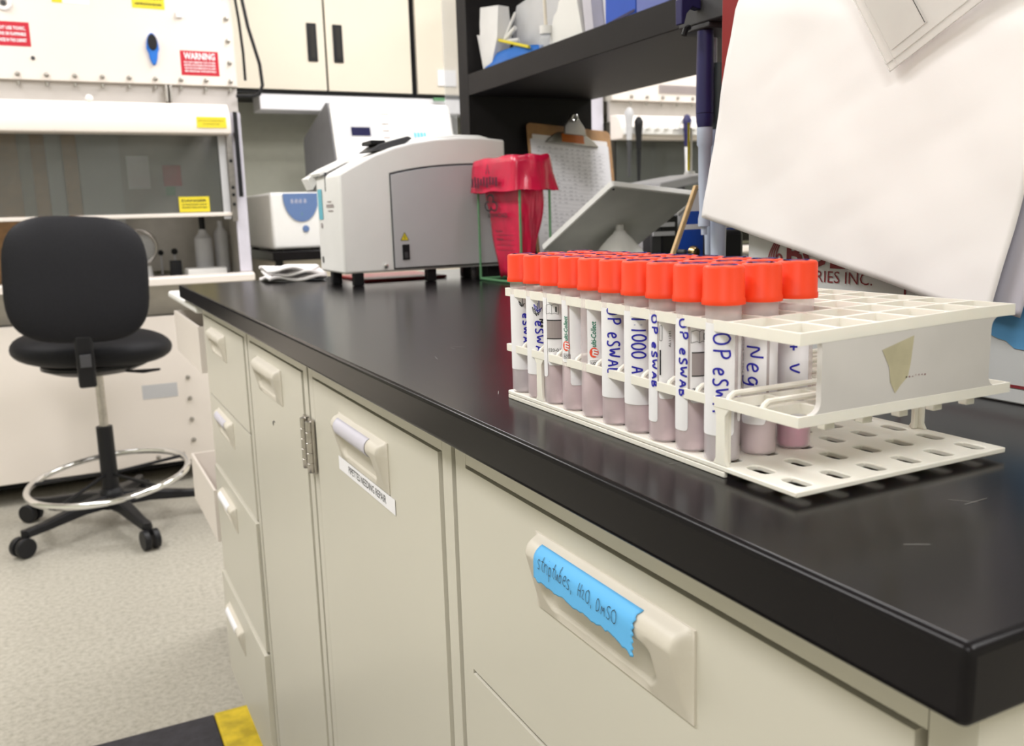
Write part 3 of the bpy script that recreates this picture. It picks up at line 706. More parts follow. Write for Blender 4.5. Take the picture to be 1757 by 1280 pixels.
# acrylic shield at the far end of the shelf
t = thing('acrylic_shield', (.89, 2.09, ZT), 'clear acrylic splash shield standing on edge at the far end of the shelf', 'shield')
MB().box(.872, .918, 2.060, 2.066, 1.285, 1.80).build('pane', MT['clear'], t, bevel=.001)
MB().box(.880, .903, 2.0665, 2.075, 1.20, 1.285).build('bracket', MT['clear'], t, bevel=.001)

# ---------------------------------------------------------------- red board with pipettes beside the carton
t = thing('pipette_holder', (.60, .63, 1.05), 'red upright board with a black clamp holding pipettes, left of the big sheet', 'holder')
MB().box(.531, .70, .6185, .6405, 1.055, 1.38).build('board', MT['red'], t, bevel=.001)
MB().box(.545, .70, .6131, .6184, 1.06, 1.38).build('gap_shade', MT['gap'], t, smooth=False)  # dark strip standing in for the shaded gap between board and carton
cl = MB().box(.5985, .650, .6406, .790, 1.2272, 1.275)
cl.prism([(.5985,.742),(.650,.742),(.650,.790),(.602,.790),(.5985,.768)], 'z', 1.2215, 1.2270)
cl.build('clamp', MT['darkgrey'], t, bevel=.0015)
MB().tube([(.592,.765,1.2245),(.586,.762,1.222),(.584,.762,1.216)], .003, 8).build('clamp_tip', MT['black'], t)
def pipette(px, py, zt, label, body, shaft, k=1.0, hook=True):
    t = thing('pipette', (px, py, zt), label, 'pipette', 'pipettes on the red holder')
    d = Vector((.0, .012, 0))
    def L(prof): return [(r*k, z) for r, z in prof]
    z = zt
    MB().lathe(L([(.001,0),(.0082,0),(.0088,-.03),(.0092,-.072),(.0091,-.080)])[::-1], (px,py,z), 24).build('handle', MT[body], t, ang=50)
    MB().lathe(L([(.0090,-.0805),(.0088,-.088),(.0074,-.0935),(.001,-.0938)])[::-1], (px,py,z), 24).build('collar', MT[body], t, ang=50)
    MB().lathe(L([(.0080,-.0940),(.0080,-.1115),(.0066,-.1135),(.0062,-.150),(.0050,-.180),(.0062,-.1865),(.0062,-.194),(.0033,-.1945),(.0030,-.2030),(.001,-.2032)])[::-1], (px,py,z), 24).build('shaft', MT[shaft], t, ang=50)
    if hook:
        MB().prism([(-.030,.012),(-.030,.0095),(-.016,.004),(-.012,-.010),(-.009,-.010),(-.007,.006),(0,.004),(.006,.012)], 'y', py-.006, py+.006).build('finger_rest', MT[body], t, bevel=.0008) if False else None
        b = MB(); q = [(-.0098,.030),(-.030,.031),(-.034,.028),(-.0335,.004),(-.030,.004),(-.027,.014),(-.020,.021),(-.0098,.019)]
        b.prism([(px+a, z+c+.0) for a, c in q], 'y', py-.005, py+.005); b.build('finger_rest', MT[body], t, bevel=.001)
    return t
pipette(.6070, .757, 1.2205, 'navy blue pipette hanging leftmost on the red holder, grey shaft', 'navy', 'lightblue')
MT['slate'] = M('slate_green_plastic', (.075,.10,.105), .45)
t = thing('pipette', (.626, .757, 1.2205), 'dark slate green pipette half hidden behind the red board edge, pale blue shaft', 'pipette', 'pipettes on the red holder')
MB().lathe([(.001,-.0955),(.0075,-.0950),(.0090,-.078),(.0090,-.045),(.0085,-.04),(.0080,-.03),(.001,-.0298)], (.626,.757,1.2205), 24).build('handle', MT['slate'], t, ang=50)
MB().lathe([(.001,-.2350),(.0078,-.2345),(.0086,-.150),(.0080,-.0957),(.001,-.0957)], (.626,.757,1.2205), 24).build('shaft', MT['lightblue'], t, ang=50)
t = thing('pipette', (.632, .775, 1.21), 'pale grey pipette between navy one and slate one, red print on its body', 'pipette', 'pipettes on the red holder')
MB().lathe([(.001,-.218),(.0040,-.215),(.0052,-.17),(.0055,-.13),(.0070,-.10),(.0070,.010),(.001,.010)], (.636,.785,1.21), 20).build('barrel', MT['lightblue'], t)
MB().box(.6290,.6300,.7790,.7820,1.135,1.160).build('red_print', MT['mred'], t, smooth=False)

# ---------------------------------------------------------------- thermal cycler (white curved machine)
cy = thing('thermal_cycler', (.67, 1.8, ZT), 'white curved benchtop instrument on black feet near the far end of the counter', 'instrument')
CX, CY, CZ = .490, 1.69, .940
pro = [(0,0),(.348,0),(.352,.003),(.352,.2545)]
tops = [(.30,.2590),(.25,.2590),(.20,.2555),(.15,.2485),(.11,.2385),(.07,.2240),(.04,.2095),(.02,.1995),(.006,.192),(0,.188)]
poly = pro+tops
MB().prism([(CX+x, CZ+z) for x, z in poly], 'y', CY, CY+.17).build('shell', MT['offwhite'], cy, bevel=.006, seg=4, ang=30)
# raised grey side cover with curved top, recessed outline
def arch(x0, x1, z0, za, zb, n=14): return [(x1,z0),(x1,zb)]+[(x1+(x0-x1)*i/n, zb+(za-zb)*(i/n)**3) for i in range(1,n)]+[(x0,za),(x0,z0)]
MB().prism([(CX+a, CZ+b) for a, b in arch(.100,.347,.004,.190,.2085)], 'y', CY-.0012, CY-.0004).build('panel_outline', MT['darkgrey'], cy, smooth=False)
MB().prism([(CX+a, CZ+b) for a, b in arch(.1025,.3465,.007,.186,.2045)], 'y', CY-.0030, CY-.0013).build('side_cover', MT['greyside'], cy, bevel=.0006)
MB().lathe([(.001,-.006),(.004,-.005),(.0055,-.001),(.0055,0)], (CX+.083,CY,CZ+.012), 20, ax='y').build('screw', MT['chrome'], cy)
sw = MB().box(CX+.1185, CX+.1335, CY-.0045, CY-.0031, CZ+.022, CZ+.052); o = sw.build('power_switch', MT['black'], cy, bevel=.0005)
MB().box(CX+.1225, CX+.1295, CY-.0060, CY-.0046, CZ+.025, CZ+.037).build('rocker', MT['darkgrey'], o, bevel=.0005)
yt = MB(); fy = lambda u, v: (CX+.1245+u, CY-.0033, CZ+.060+v)
yt.add([fy(-.0085,0), fy(.0085,0), fy(0,.0155)], [(0,1,2)]); o = yt.build('warning_triangle', MT['yellow'], cy, smooth=False)
tb = MB(); ribbon(tb, [(-.0085,0),(.0085,0),(0,.0155),(-.0085,0)], .0010, lambda u, v: (CX+.1245+u, CY-.0035, CZ+.060+v)); ribbon(tb, [(.001,.010),(-.0012,.006),(.0012,.006),(-.0005,.0025)], .0009, lambda u, v: (CX+.1245+u, CY-.0035, CZ+.060+v)); tb.build('triangle_print', MT['ink'], o, smooth=False)
for x, y in ((CX+.030, CY+.012), (CX+.012, CY+.10), (CX+.185, CY+.02), (CX+.29, CY+.08), (CX+.30, CY+.02)):
    MB().box(x-.010, x+.010, y-.008, y+.010, ZT+.0003, CZ+.001).build('foot', MT['black'], cy, bevel=.002)
# lid: second contour behind, latches and hinged flap on the aisle side
MB().prism([(CX+x, CZ+z) for x, z in ((.10,.232),(.15,.254),(.20,.264),(.26,.269),(.32,.268),(.345,.262),(.345,.24),(.12,.22))], 'y', CY+.050, CY+.19).build('lid', MT['offwhite'], cy, bevel=.006, seg=3)
MB().prism([(CX+x, CZ+z) for x, z in ((.070,.232),(.090,.246),(.150,.262),(.160,.258),(.130,.238))], 'y', CY+.020, CY+.10).build('latch_plate', MT['darkgrey'], cy, bevel=.002)
MB().box(CX+.075, CX+.105, CY+.025, CY+.085, CZ+.246, CZ+.254).build('latch', MT['black'], cy, bevel=.002)
MB().prism([(CX-.006, CZ+.190),(CX+.012, CZ+.199),(CX+.060, CZ+.222),(CX+.058, CZ+.228),(CX+.010, CZ+.207),(CX-.010, CZ+.196)], 'y', CY+.105, CY+.185).build('flap', MT['offwhite'], cy, bevel=.001)
MB().prism([(CX-.018, CZ+.188),(CX+.002, CZ+.199),(CX+.002, CZ+.180),(CX-.008, CZ+.165)], 'y', CY+.165, CY+.215).build('flap', MT['offwhite'], cy, bevel=.001)
gp = MB().box(CX-.0005, CX+.004, CY+.095, CY+.100, CZ+.160, CZ+.196); gp.build('notch', MT['darkgrey'], cy, smooth=False)
fa = lambda u, v: (CX-.0012, CY+.17-u, CZ+v)
b = MB(); rect2(b, .015, .045, .105, .165, fa); o = b.build('aisle_sticker', M('sky_sticker', (.16,.50,.62), .5), cy, smooth=False); plabel(o, 'pale blue instruction sticker')
b = MB(); rect2(b, .075, .125, .128, .134, fa); rect2(b, .085, .120, .120, .1225, fa); rect2(b, .083, .112, .138, .140, fa); rect2(b, .027, .038, .088, .098, fa)
b.build('maker_print', MT['greybar'], cy, smooth=False)
b = MB(); rect2(b, .02, .03, .018, .030, fa); b.build('socket', MT['black'], cy, smooth=False)
# folded towel behind its corner
t = thing('folded_towels', (.46, 1.96, ZT), 'crumpled stack of white paper towels at the far end of the counter', 'towels')
for k, (a, c, z0, z1) in enumerate(((0, .125, .001, .012), (.006, .12, .0125, .022), (.002, .11, .0225, .031))):
    MB().sheet(lambda u, v: (.395+a+c*u, 1.93+.10*v+.008*sin(u*6+k), ZT+z0+(z1-z0)*.6+.004*sin(u*9+v*5+k*2)), 16, 10).build('towel', MT['paper'], t, thick=(z1-z0)*.6)
t = MB().box(.56, .74, 1.78, 1.98, ZT+.0003, ZT+.006).build('tray', MT['red'], bevel=.002); tag(t, 'flat red slab added for the red reflection under the white curved instrument', 'tray')  # added slab, gives the red reflection between the instrument feet

# ---------------------------------------------------------------- red biohazard bag in green wire stand
t = thing('wire_stand', (.83, 1.56, ZT), 'green coated wire frame stand holding the red bag', 'stand')
x0, x1, y0, y1 = .762, .824, 1.475, 1.655
MB().tube([(x0,y0,ZT+.003),(x1,y0,ZT+.003),(x1,y1,ZT+.003),(x0,y1,ZT+.003),(x0,y0,ZT+.003)], .0026, 8).build('base_ring', MT['green'], t)
MB().tube([(x0,y0,ZT+.19),(x1,y0,ZT+.19),(x1,y1,ZT+.19),(x0,y1,ZT+.19),(x0,y0,ZT+.19)], .0026, 8).build('top_ring', MT['green'], t)
for x, y in ((x0,y0),(x1,y0),(x1,y1),(x0,y1)): MB().tube([(x,y,ZT+.003),(x,y,ZT+.19)], .0024, 8).build('upright', MT['green'], t)
t = thing('biohazard_bag', (.83, 1.56, ZT), 'bright red biohazard bag folded over its green wire stand', 'bag')
rnd = random.Random(4); NN = 56
def ringpts(cx, cy, hx, hy, z, am, ph, tw=0.):
    out = []
    for k in range(NN):
        g = 2*pi*k/NN; c_, s_ = cos(g), sin(g); q = 1/max(abs(c_), abs(s_))**.75
        w_ = 1+am*(sin(5*g+ph)+.6*sin(11*g+ph*2.3)+.4*sin(17*g-ph))
        out.append((cx+hx*c_*q*w_, cy+hy*s_*q*w_, z+am*.06*sin(7*g+ph)))
    return out
b = MB(); rows = []
for i in range(16):
    f_ = i/15; rows.append(ringpts(.793-.006*(1-f_)**1.2, 1.563-.02*(1-f_), .016+.010*min(1, f_*1.25), .042+.040*min(1, f_*1.2), ZT+.012+.176*f_, .05*(1-f_)+.02, 1+i*.35))
for i, (ex, ez) in enumerate(((.002,.192),(.002,.21),(.004,.228),(.008,.236),(.013,.234),(.016,.222),(.018,.205),(.021,.188),(.025,.172))):
    rows.append(ringpts(.793, 1.565, .030+ex*.8, .086+ex*.8, ZT+ez, .022, 6+i*.5))
vs = [p for r in rows for p in r]; b.add(vs, [(i*NN+k, i*NN+(k+1) % NN, (i+1)*NN+(k+1) % NN, (i+1)*NN+k) for i in range(len(rows)-1) for k in range(NN)]+[tuple(range(NN-1, -1, -1))])
bg = b.build('bag_film', MT['redbag'], t, ang=180)
# printed symbol on the aisle face, wrapped just in front of the film
def bagface(u, v):   # u along near-facing side
    z = ZT+v; f_ = max(0, min(1, (v-.012)/.176)); cx_ = .793-.006*(1-f_)**1.2; cy_ = 1.563-.02*(1-f_); hx = .016+.010*min(1, f_*1.25)
    return (cx_-hx*1.12-.0036, cy_-u*1.6+.01, z)
b = MB()
for k in range(3):
    a0 = RAD(90+120*k); ox, oy = .009*cos(a0), .009*sin(a0)
    ribbon(b, [(-.015+ox+.0085*cos(a0+RAD(q)), .150+oy+.0085*sin(a0+RAD(q))) for q in range(-140, 141, 14)], .0032, bagface)
b.build('hazard_symbol', MT['ink'], t, smooth=False)
b = MB(); typeset(b, 'BIOHAZARD', .008, lambda u, v: bagface(u, .124+v), width=.052, align='c', bold=.02)
typeset(b, 'Room:', .005, lambda u, v: bagface(u-.01, .096+v), bold=.01); typeset(b, 'Name:', .005, lambda u, v: bagface(u-.01, .081+v), bold=.01)
for k in range(4): rect2(b, -.012, .035, .090-.0095*k, .0907-.0095*k, bagface)
b.build('printed_text', MT['ink'], t, smooth=False)
def cuff(u, v): return (.793-.0505-.0040, 1.565-u*1.1, ZT+v)
b = MB(); rnd = random.Random(9)
for k in range(9): rect2(b, -.062+.012*k, -.062+.012*k+.0085, .183+rnd.uniform(-.003,.003), .200+rnd.uniform(-.003,.003), cuff)
ribbon(b, [(.0,.205),(.006,.222),(.012,.205)], .004, cuff)
b.build('cuff_print', M('smudged_print', (.12,.008,.03), .4), t, smooth=False)

# ---------------------------------------------------------------- clipboard leaning on the shelf end panel
t = thing('clipboard', (1.13, 1.9, ZT), 'brown clipboard with a printed form, leaning against the black shelf end panel', 'clipboard')
def cb(u, v, d=0): return (1.066+u-(v-.34)*.14*0+.0*v, 1.885+v*.29-d, ZT+.002+v*.957)
def cbx(u, v, d=0): # slight rotation in its plane
    a = RAD(-5); return cb(u*cos(a)-v*sin(a)*-1*-1+.032*0, v*cos(a)+u*sin(a)+.0205, d)
W_, H_ = .236, .338
def cbw(u, v, d): p = cbx(u, v, d); return (p[0], p[1], p[2])
def slab(fn, u0, u1, v0, v1, d0, d1, name, m, par, **k):
    pl_ = rrect(u0, u1, v0, v1, k.pop('r', .003)); n = len(pl_); vs = [fn(a, c, d0) for a, c in pl_]+[fn(a, c, d1) for a, c in pl_]
    return MB().add(vs, [tuple(range(n-1,-1,-1)), tuple(range(n, 2*n))]+[(i, (i+1) % n, n+(i+1) % n, n+i) for i in range(n)]).build(name, MT[m], par, **k)
slab(cbw, -.045, W_-.045, 0, H_, 0, .003, 'board', 'brown', t, r=.012)
slab(cbw, -.033, W_-.057, .002, H_-.028, .0032, .0042, 'form_sheet', 'paper', t)
slab(cbw, -.040, W_-.055, -.004+.008, H_-.040, .0044, .0048, 'form_sheet', 'label', t)
b = MB(); rnd = random.Random(12); fl = lambda u, v: cbw(u, v, .0052)
for r in range(26):
    v = .275-.0098*r; rect2(b, -.025, .165, v, v+.0005, fl)
    for c_ in range(12):
        if rnd.random() < .75: rect2(b, -.022+c_*.0155, -.022+c_*.0155+rnd.uniform(.004, .011), v+.003, v+.0045, fl)
b.build('printed_table', M('faint_print', (.42,.42,.45), .6), t, smooth=False)
def lin(u, v, d): return cbw(u, v, d)
q = [(-.075,.0),(-.065,.012),(-.040,.028),(-.030,.030),(.030,.030),(.040,.028),(.065,.012),(.075,0)]
b = MB(); n = len(q); b.add([cbw(.075+a, .292+c, .004) for a, c in q]+[cbw(.075+a, .292+c, .010) for a, c in q], [tuple(range(n-1,-1,-1)), tuple(range(n,2*n))]+[(i,(i+1)%n,n+(i+1)%n,n+i) for i in range(n)])
cm = b.build('clip', MT['metal'], t, bevel=.001)
q = [(-.030,0),(-.028,.020),(-.012,.042),(-.008,.052),(.008,.052),(.012,.042),(.028,.020),(.030,0)]
b = MB(); n = len(q); b.add([cbw(.075+a, .316+c, .012+.010) for a, c in q]+[cbw(.075+a, .316+c, .018+.010) for a, c in q], [tuple(range(n-1,-1,-1)), tuple(range(n,2*n))]+[(i,(i+1)%n,n+(i+1)%n,n+i) for i in range(n)])
b.build('clip_lever', MT['metal'], t, bevel=.001)
b = MB(); b.torus(cbw(.075, .360, .031), .0075, .0022, 20, 8, Matrix.Rotation(RAD(90), 3, 'X')); b.build('lever_hole_rim', MT['chrome'], cm)
b = MB(); rect2(b, .045, .108, .297, .319, lambda u, v: cbw(u, v, .0106)); o = b.build('orange_tape', MT['orange'], cm, smooth=False)

# ---------------------------------------------------------------- tilted panel on a cone stand
t = thing('tilting_display', (.873, 1.32, ZT), 'grey square panel tilted on a pale conical base, seen from behind', 'display')
Rz = Matrix.Rotation(-6.253, 3, 'Z') @ Matrix.Rotation(2.584, 3, 'X') @ Matrix.Rotation(-.168, 3, 'Z'); C0 = Vector((.874, 1.318, 1.023))
def pn(a, c, d): return tuple(C0+Rz @ Vector((a, c, d)))
MT['plategrey'] = M('panel_grey', (.90,.91,.87), .5)
def pslab(u0, u1, v0, v1, d0, d1, name, m, par, **k): return slab(pn, u0, u1, v0, v1, d0, d1, name, m, par, **k)
pslab(-.1, .1, -.1, .1, -.010, 0, 'housing', 'offwhite', t, r=.006, bevel=.001)
pslab(-.098, .098, -.098, .098, .0001, .0006, 'back_plate', 'plategrey', t, r=.005)
for a, c in ((-.093,.093),(.093,.093)): MB().sphere(pn(a, c, .001), .002).build('screw', MT['ink'], t)
MB().lathe([(.068,.0003),(.066,.008),(.052,.040),(.036,.066),(.020,.084),(.012,.091),(.009,.096),(.001,.0965)], (C0.x,C0.y,ZT), 36).build('stand_base', MT['offwhite'], t)
MB().tube([(C0.x,C0.y,ZT+.0966), (C0.x,C0.y,C0.z-.002)], .007, 12).build('neck', MT['offwhite'], t)

# ---------------------------------------------------------------- small centrifuge with open lid, behind the panel
t = thing('mini_centrifuge', (1.2, 1.5, ZT), 'rounded grey benchtop centrifuge with its dark lid raised, behind the tilted panel', 'instrument')
MB().prism([(1.10,ZT+.0005),(1.10,1.020),(1.115,1.045),(1.15,1.058),(1.23,1.066),(1.24,ZT+.0005)], 'y', 1.46, 1.62).build('housing', MT['greyside'], t, bevel=.010, seg=3)
MB().prism([(1.09,1.078),(1.20,1.098),(1.235,1.104),(1.235,1.118),(1.20,1.114),(1.092,1.098)], 'y', 1.50, 1.66).build('lid', MT['greyside'], t, bevel=.003)
MB().box(1.20, 1.23, 1.60, 1.63, 1.06, 1.105).build('hinge', MT['darkgrey'], t)
MB().tube([(1.105,1.462,1.036),(1.13,1.458,1.056),(1.17,1.457,1.062)], .004, 8).build('trim', MT['white'], t)
t = thing('rod', (1.16, 1.53, 1.11), 'thin yellow and clear rods upright on a white foot on the raised grey lid', 'rod')
MB().lathe([(.001,0),(.012,0),(.010,.006),(.001,.007)], (1.165,1.50,1.1135), 16).build('foot', MT['white'], t)
MB().tube([(1.162,1.50,1.121),(1.162,1.50,1.215)], .0024, 8).build('yellow_rod', MT['yellow'], t)
MB().tube([(1.169,1.50,1.121),(1.169,1.50,1.205)], .0022, 8).build('clear_rod', MT['label'], t)
# dark bench clutter between panel and centrifuge
t = thing('tube_clamp', (1.03, 1.42, ZT), 'black clamp with grey steps beside the grey centrifuge', 'clamp')
MB().box(1.045, 1.085, 1.43, 1.47, ZT+.0005, 1.035).build('block', MT['black'], t, bevel=.004)
MB().box(1.02, 1.044, 1.43, 1.46, ZT+.0005, 1.015).build('step', MT['darkgrey'], t, bevel=.003)
MB().box(1.022, 1.072, 1.425, 1.4295, .995, 1.003).box(1.022, 1.072, 1.425, 1.4295, 1.012, 1.020).build('bands', MT['greyside'], t)
# blue and white card with wooden edge, brass screw
t = thing('folder', (.66, .86, ZT), 'blue and white leaning board with a wooden edge strip, behind the caps', 'board')
def fd(u, v, d=0): return (.607+u+.43*v, .86+d, ZT+.0008+v)
def quad3(fn, u0, u1, v0, v1, d0, d1): 
    vs = [fn(a, c, d) for d in (d0, d1) for a, c in ((u0,v0),(u1,v0),(u1,v1),(u0,v1))]
    return MB().add(vs, [(0,3,2,1),(4,5,6,7),(0,1,5,4),(1,2,6,5),(2,3,7,6),(3,0,4,7)])
quad3(fd, .008, .085, 0, .150, 0, .003).build('backing', MT['label'], t)
quad3(fd, .0022, .0078, 0, .156, -.001, .004).build('edge_strip', MT['wood'], t, bevel=.0008)
quad3(fd, .0085, .085, 0, .105, -.0008, -.0001).build('blue_field', MT['blue'], t, smooth=False)
quad3(fd, .0085, .085, .105, .111, -.0010, -.0001).build('white_band', MT['label'], t, smooth=False)
quad3(fd, .0085, .085, .111, .126, -.0008, -.0001).build('blue_band', MT['blue'], t, smooth=False)
p = fd(.0135, .080, 0)
b = MB().lathe([(.001,0),(.0028,0),(.0028,-.014),(.001,-.015)], (p[0]-.004,p[1]-.001,p[2]), 12, ax='y'); o = b.build('screw_shaft', MT['darkgrey'], t)
brass = M('brass', (.62,.45,.22), .25, 1)
MB().lathe([(.001,-.018),(.005,-.017),(.0078,-.012),(.0078,-.010),(.001,-.009)], (p[0]+.010,p[1]-.001,p[2]-.001), 18, ax='y').build('screw_head', brass, t)
t = thing('dial_card', (.74, .89, ZT), 'white card with a printed blue dial on a brown board, beside the carton', 'card')
def dc(u, v, d=0): return (.690+u+.25*v, .92+d, ZT+.0008+v)
quad3(dc, 0, .085, 0, .125, 0, .012).build('board', MT['tapeold'], t, bevel=.001)
quad3(dc, -.004, .052, 0, .130, -.0015, -.0001).build('card_face', MT['label'], t, smooth=False)
b = MB(); fdc = lambda u, v: dc(u, v, -.0018)
for r_ in (.026, .022, .0195): ribbon(b, [(.018+r_*cos(RAD(a)), .080+r_*sin(RAD(a))) for a in range(-60, 200, 8)], .0006, fdc)
for a in range(-60, 200, 14): ribbon(b, [(.018+.0205*cos(RAD(a)), .080+.0205*sin(RAD(a))), (.018+.025*cos(RAD(a)), .080+.025*sin(RAD(a)))], .0008, fdc)
b.build('dial_print', M('dial_ink', (.20,.20,.45), .6), t, smooth=False)
MB().box(.665, .700, .80, .835, ZT+.0004, 1.02).build('knob_block', MT['black'], None, bevel=.006)
tag(bpy.data.objects['knob_block'], 'small black block standing between the pipette shaft and the dial card', 'block')
# ---------------------------------------------------------------- biological safety cabinet (far wall)
K = .945; BYF = 3.80
MT['bsc_unlit'] = M('unlit_interior', (.06,.055,.045), .6)  # interior colour darkened to carry the missing light inside the chamber
def P(x, z): return (x*K, 1.045+(z-1.045)*K)
def bsc(x0, x1, label, stickers=True):
    inn = 'bsc_in' if stickers else 'bsc_unlit'
    t = thing('safety_cabinet', ((x0+x1)/2*K, BYF+.3, 0), label, 'safety cabinet')
    X0, X1 = x0*K, x1*K
    def bx(name, a0, a1, y0, y1, z0, z1, m, **k):
        (p0, q0), (p1, q1) = P(a0, z0), P(a1, z1); return MB().box(p0, p1, y0, y1, q0, q1).build(name, MT[m], t, **k)
    bx('upper_panel', x0, x1, BYF, BYF+.012, 1.606, 2.35, 'bsc', bevel=.002)
    MB().box(X0, X1, BYF+.0125, 4.55, P(0,1.606)[1], P(0,2.35)[1]).build('upper_housing', MT['bsc_in'], t)
    MB().box(X0+.03, X1-.03, BYF+.20, 4.55, .02, .055).build('plinth', MT['black'], t, smooth=False)  # black strip standing in for the shadow below the lower panel
    bx('recessed_band', x0, x1, BYF+.03, BYF+.05, 1.50, 1.605, 'band')
    # lamp canopy, rounded top
    z0, z1 = P(0,1.405)[1], P(0,1.532)[1]
    MB().prism([(BYF-.075,z0),(BYF-.078,z0+.045),(BYF-.06,z1-.03),(BYF-.03,z1-.004),(BYF+.028,z1),(BYF+.028,z0)], 'x', X0, (x1-.055)*K).build('canopy', MT['bsc'], t, bevel=.006, seg=3)
    MB().sphere(((x0+(x1-x0)*.68)*K, BYF-.028, z1+.006), .014).build('knob', MT['white'], t)
    # chamber
    b = MB().box(X0+.02, X1-.02, 4.30, 4.32, P(0,.83)[1], P(0,1.5)[1]); b.build('chamber_back', MT[inn], t, smooth=False)
    MB().box(X0+.001, X0+.019, BYF+.013, 4.5, P(0,.665)[1], P(0,1.5)[1]).build('side_wall', MT[inn], t, smooth=False)
    MB().box(X1-.019, X1-.001, BYF+.013, 4.5, P(0,.665)[1], P(0,1.5)[1]).build('side_wall', MT[inn], t, smooth=False)
    MB().box(X0+.02, X1-.02, BYF+.02, 4.295, P(0,.800)[1], P(0,.815)[1]).build('work_surface', MT['steel'], t, smooth=False)
    MB().prism([(BYF-.05,P(0,.795)[1]),(BYF-.05,P(0,.825)[1]),(BYF-.02,P(0,.832)[1]),(BYF+.019,P(0,.825)[1]),(BYF+.019,P(0,.795)[1])], 'x', X0, X1).build('front_lip', MT['bsc'], t, bevel=.003)
    MB().prism([(BYF-.02,P(0,.7945)[1]),(BYF+.08,P(0,.665)[1]),(BYF+.10,P(0,.665)[1]),(BYF+.10,P(0,.7945)[1])], 'x', X0, X1).build('apron', MT['bsc_in'], t)
    bx('lower_panel', x0, x1, BYF, BYF+.012, .032, .664, 'bsc', bevel=.002)
    MB().box(X0, X1, BYF+.0125, 4.55, P(0,.05)[1], P(0,.66)[1]).build('lower_housing', MT['bsc_in'], t)
    # sash
    MB().box(X0+.02, (x1-.10)*K, BYF+.0, BYF+.006, P(0,1.09)[1], P(0,1.42)[1]).build('sash_glass', MT['glass'], t, smooth=False)
    MB().box(X0+.02, (x1-.06)*K, BYF-.012, BYF+.008, P(0,1.072)[1], P(0,1.088)[1]).build('sash_handle', MT['bsc'], t, bevel=.003)
    MB().box((x1-.100)*K, (x1-.070)*K, BYF-.006, BYF+.012, P(0,1.060)[1], P(0,1.404)[1]).build('sash_rail', MT['greyside'], t, bevel=.001)
    MB().box((x1-.068)*K, (x1-.045)*K, BYF-.02, BYF+.0, P(0,1.050)[1], P(0,1.404)[1]).build('counterweight_rail', MT['steel'], t, bevel=.001)
    MB().box((x1-.05)*K, X1, BYF-.002, BYF+.012, P(0,.833)[1], P(0,1.50)[1]).build('side_post', MT['lav'], t, bevel=.002)
    MB().box((x1-.035)*K, (x1-.018)*K, BYF-.035, BYF-.022, P(0,1.15)[1], P(0,1.50)[1]).box((x1-.034)*K, (x1-.019)*K, BYF-.0215, BYF-.0025, P(0,1.40)[1], P(0,1.42)[1]).build('black_channel', MT['black'], t, bevel=.002)
    for z in (1.12, 1.16, 1.19, 1.30): MB().lathe([(.001,-.004),(.007,-.003),(.007,0)], ((x1-.057)*K, BYF-.0205, P(0,z)[1]), 10, ax='y').build('rail_fitting', MT['black'], t)
    def bolt(x, z, y=BYF):
        px, pz = P(x, z); MB().lathe([(.001,-.012),(.006,-.010),(.009,-.004),(.009,-.0002)], (px, y, pz), 10, ax='y').build('bolt', MT['metal'], t)
    x = x1-.028; xs = []
    while x > x0+.02 and len(xs) < 17: xs.append(x); x -= .0985
    for x in xs: bolt(x, 1.626)
    for x in xs[::1]: 
        px, pz = P(x-.001, 1.60); MB().lathe([(.001,-.016),(.006,-.014),(.006,0)], (px, BYF+.006, pz), 8).build('stud', MT['metal'], t)
    for k in range(5): bolt(x1-.026, 1.70+.088*k)
    xr = x1-.30
    for k in range(4): bolt(xr-.006+.0*k, .395-.092*k)
    for x in (xr-.055, xr-.10*1.55, x0+.53*.55, x0+.30): bolt(x, .062)
    px, pz = P(x1-.28, 1.5)
    b = MB().box(px-.012, px-.004, BYF-.03, BYF+.028, P(0,1.535)[1], P(0,1.60)[1]).box(px+.004, px+.012, BYF-.03, BYF+.028, P(0,1.535)[1], P(0,1.60)[1]); b.build('hinge_bracket', MT['steel'], t, bevel=.001)
    if not stickers: return t
    def st(name, u0, u1, z0, z1, m, y=BYF, txt=None, tm='label', skew=0.0, head=None, plb=None):
        b = MB(); f = lambda u, v: (P(u, 0)[0], y-.0006, P(0, v)[1]); rect2(b, u0, u1, z0, z1, f); o = b.build(name, MT[m], t, smooth=False, thick=.0006)
        if plb: plabel(o, plb)
        if txt:
            b = MB(); n = len(txt); h = (z1-z0); f2 = lambda u, v: (P(u, 0)[0], y-.0016, P(0, v)[1])
            for i, (s_, hh, vv) in enumerate(txt): typeset(b, s_, h*hh, lambda u, v: f2((u0+u1)/2+u, z0+h*vv+v), width=(u1-u0)*.82, align='c', bold=.03)
            b.build('sign_text', MT[tm], o, smooth=False)
    st('warning_sign', .535, .685, 1.645, 1.742, 'redsign', txt=[('WARNING', .26, .66), ('DO NOT REMOVE THIS COVER', .07, .50), ('BEFORE DISCONNECTING POWER', .07, .38), ('AND DECONTAMINATION OF UNIT', .07, .26), ('SEE MANUAL FOR DETAILS', .07, .14)], plb='red warning plate')
    st('red_notice', -.15, -.003, 1.727, 1.815, 'redsign', txt=[('DO NOT USE TOXIC,', .13, .68), ('EXPLOSIVE OR FLAMMABLE', .13, .44), ('SUBSTANCES IN THIS CABINET', .13, .18)], plb='red notice plate')
    st('yellow_notice', .37, .492, 1.895, 1.96, 'yellow', txt=[('CAUTION', .2, .55), ('CERTIFICATION RECORD', .12, .2)], tm='ink')
    st('orange_tag', .085, .120, 1.895, 1.99, 'yellow', plb='orange hanging tag')
    st('white_card', .125, .215, 1.895, 1.98, 'label'); st('white_card_header', .125, .213, 1.92, 1.98, 'darkgrey', y=BYF-.001)
    zc = P(0, 1.45)[1]
    yy = BYF-.0775
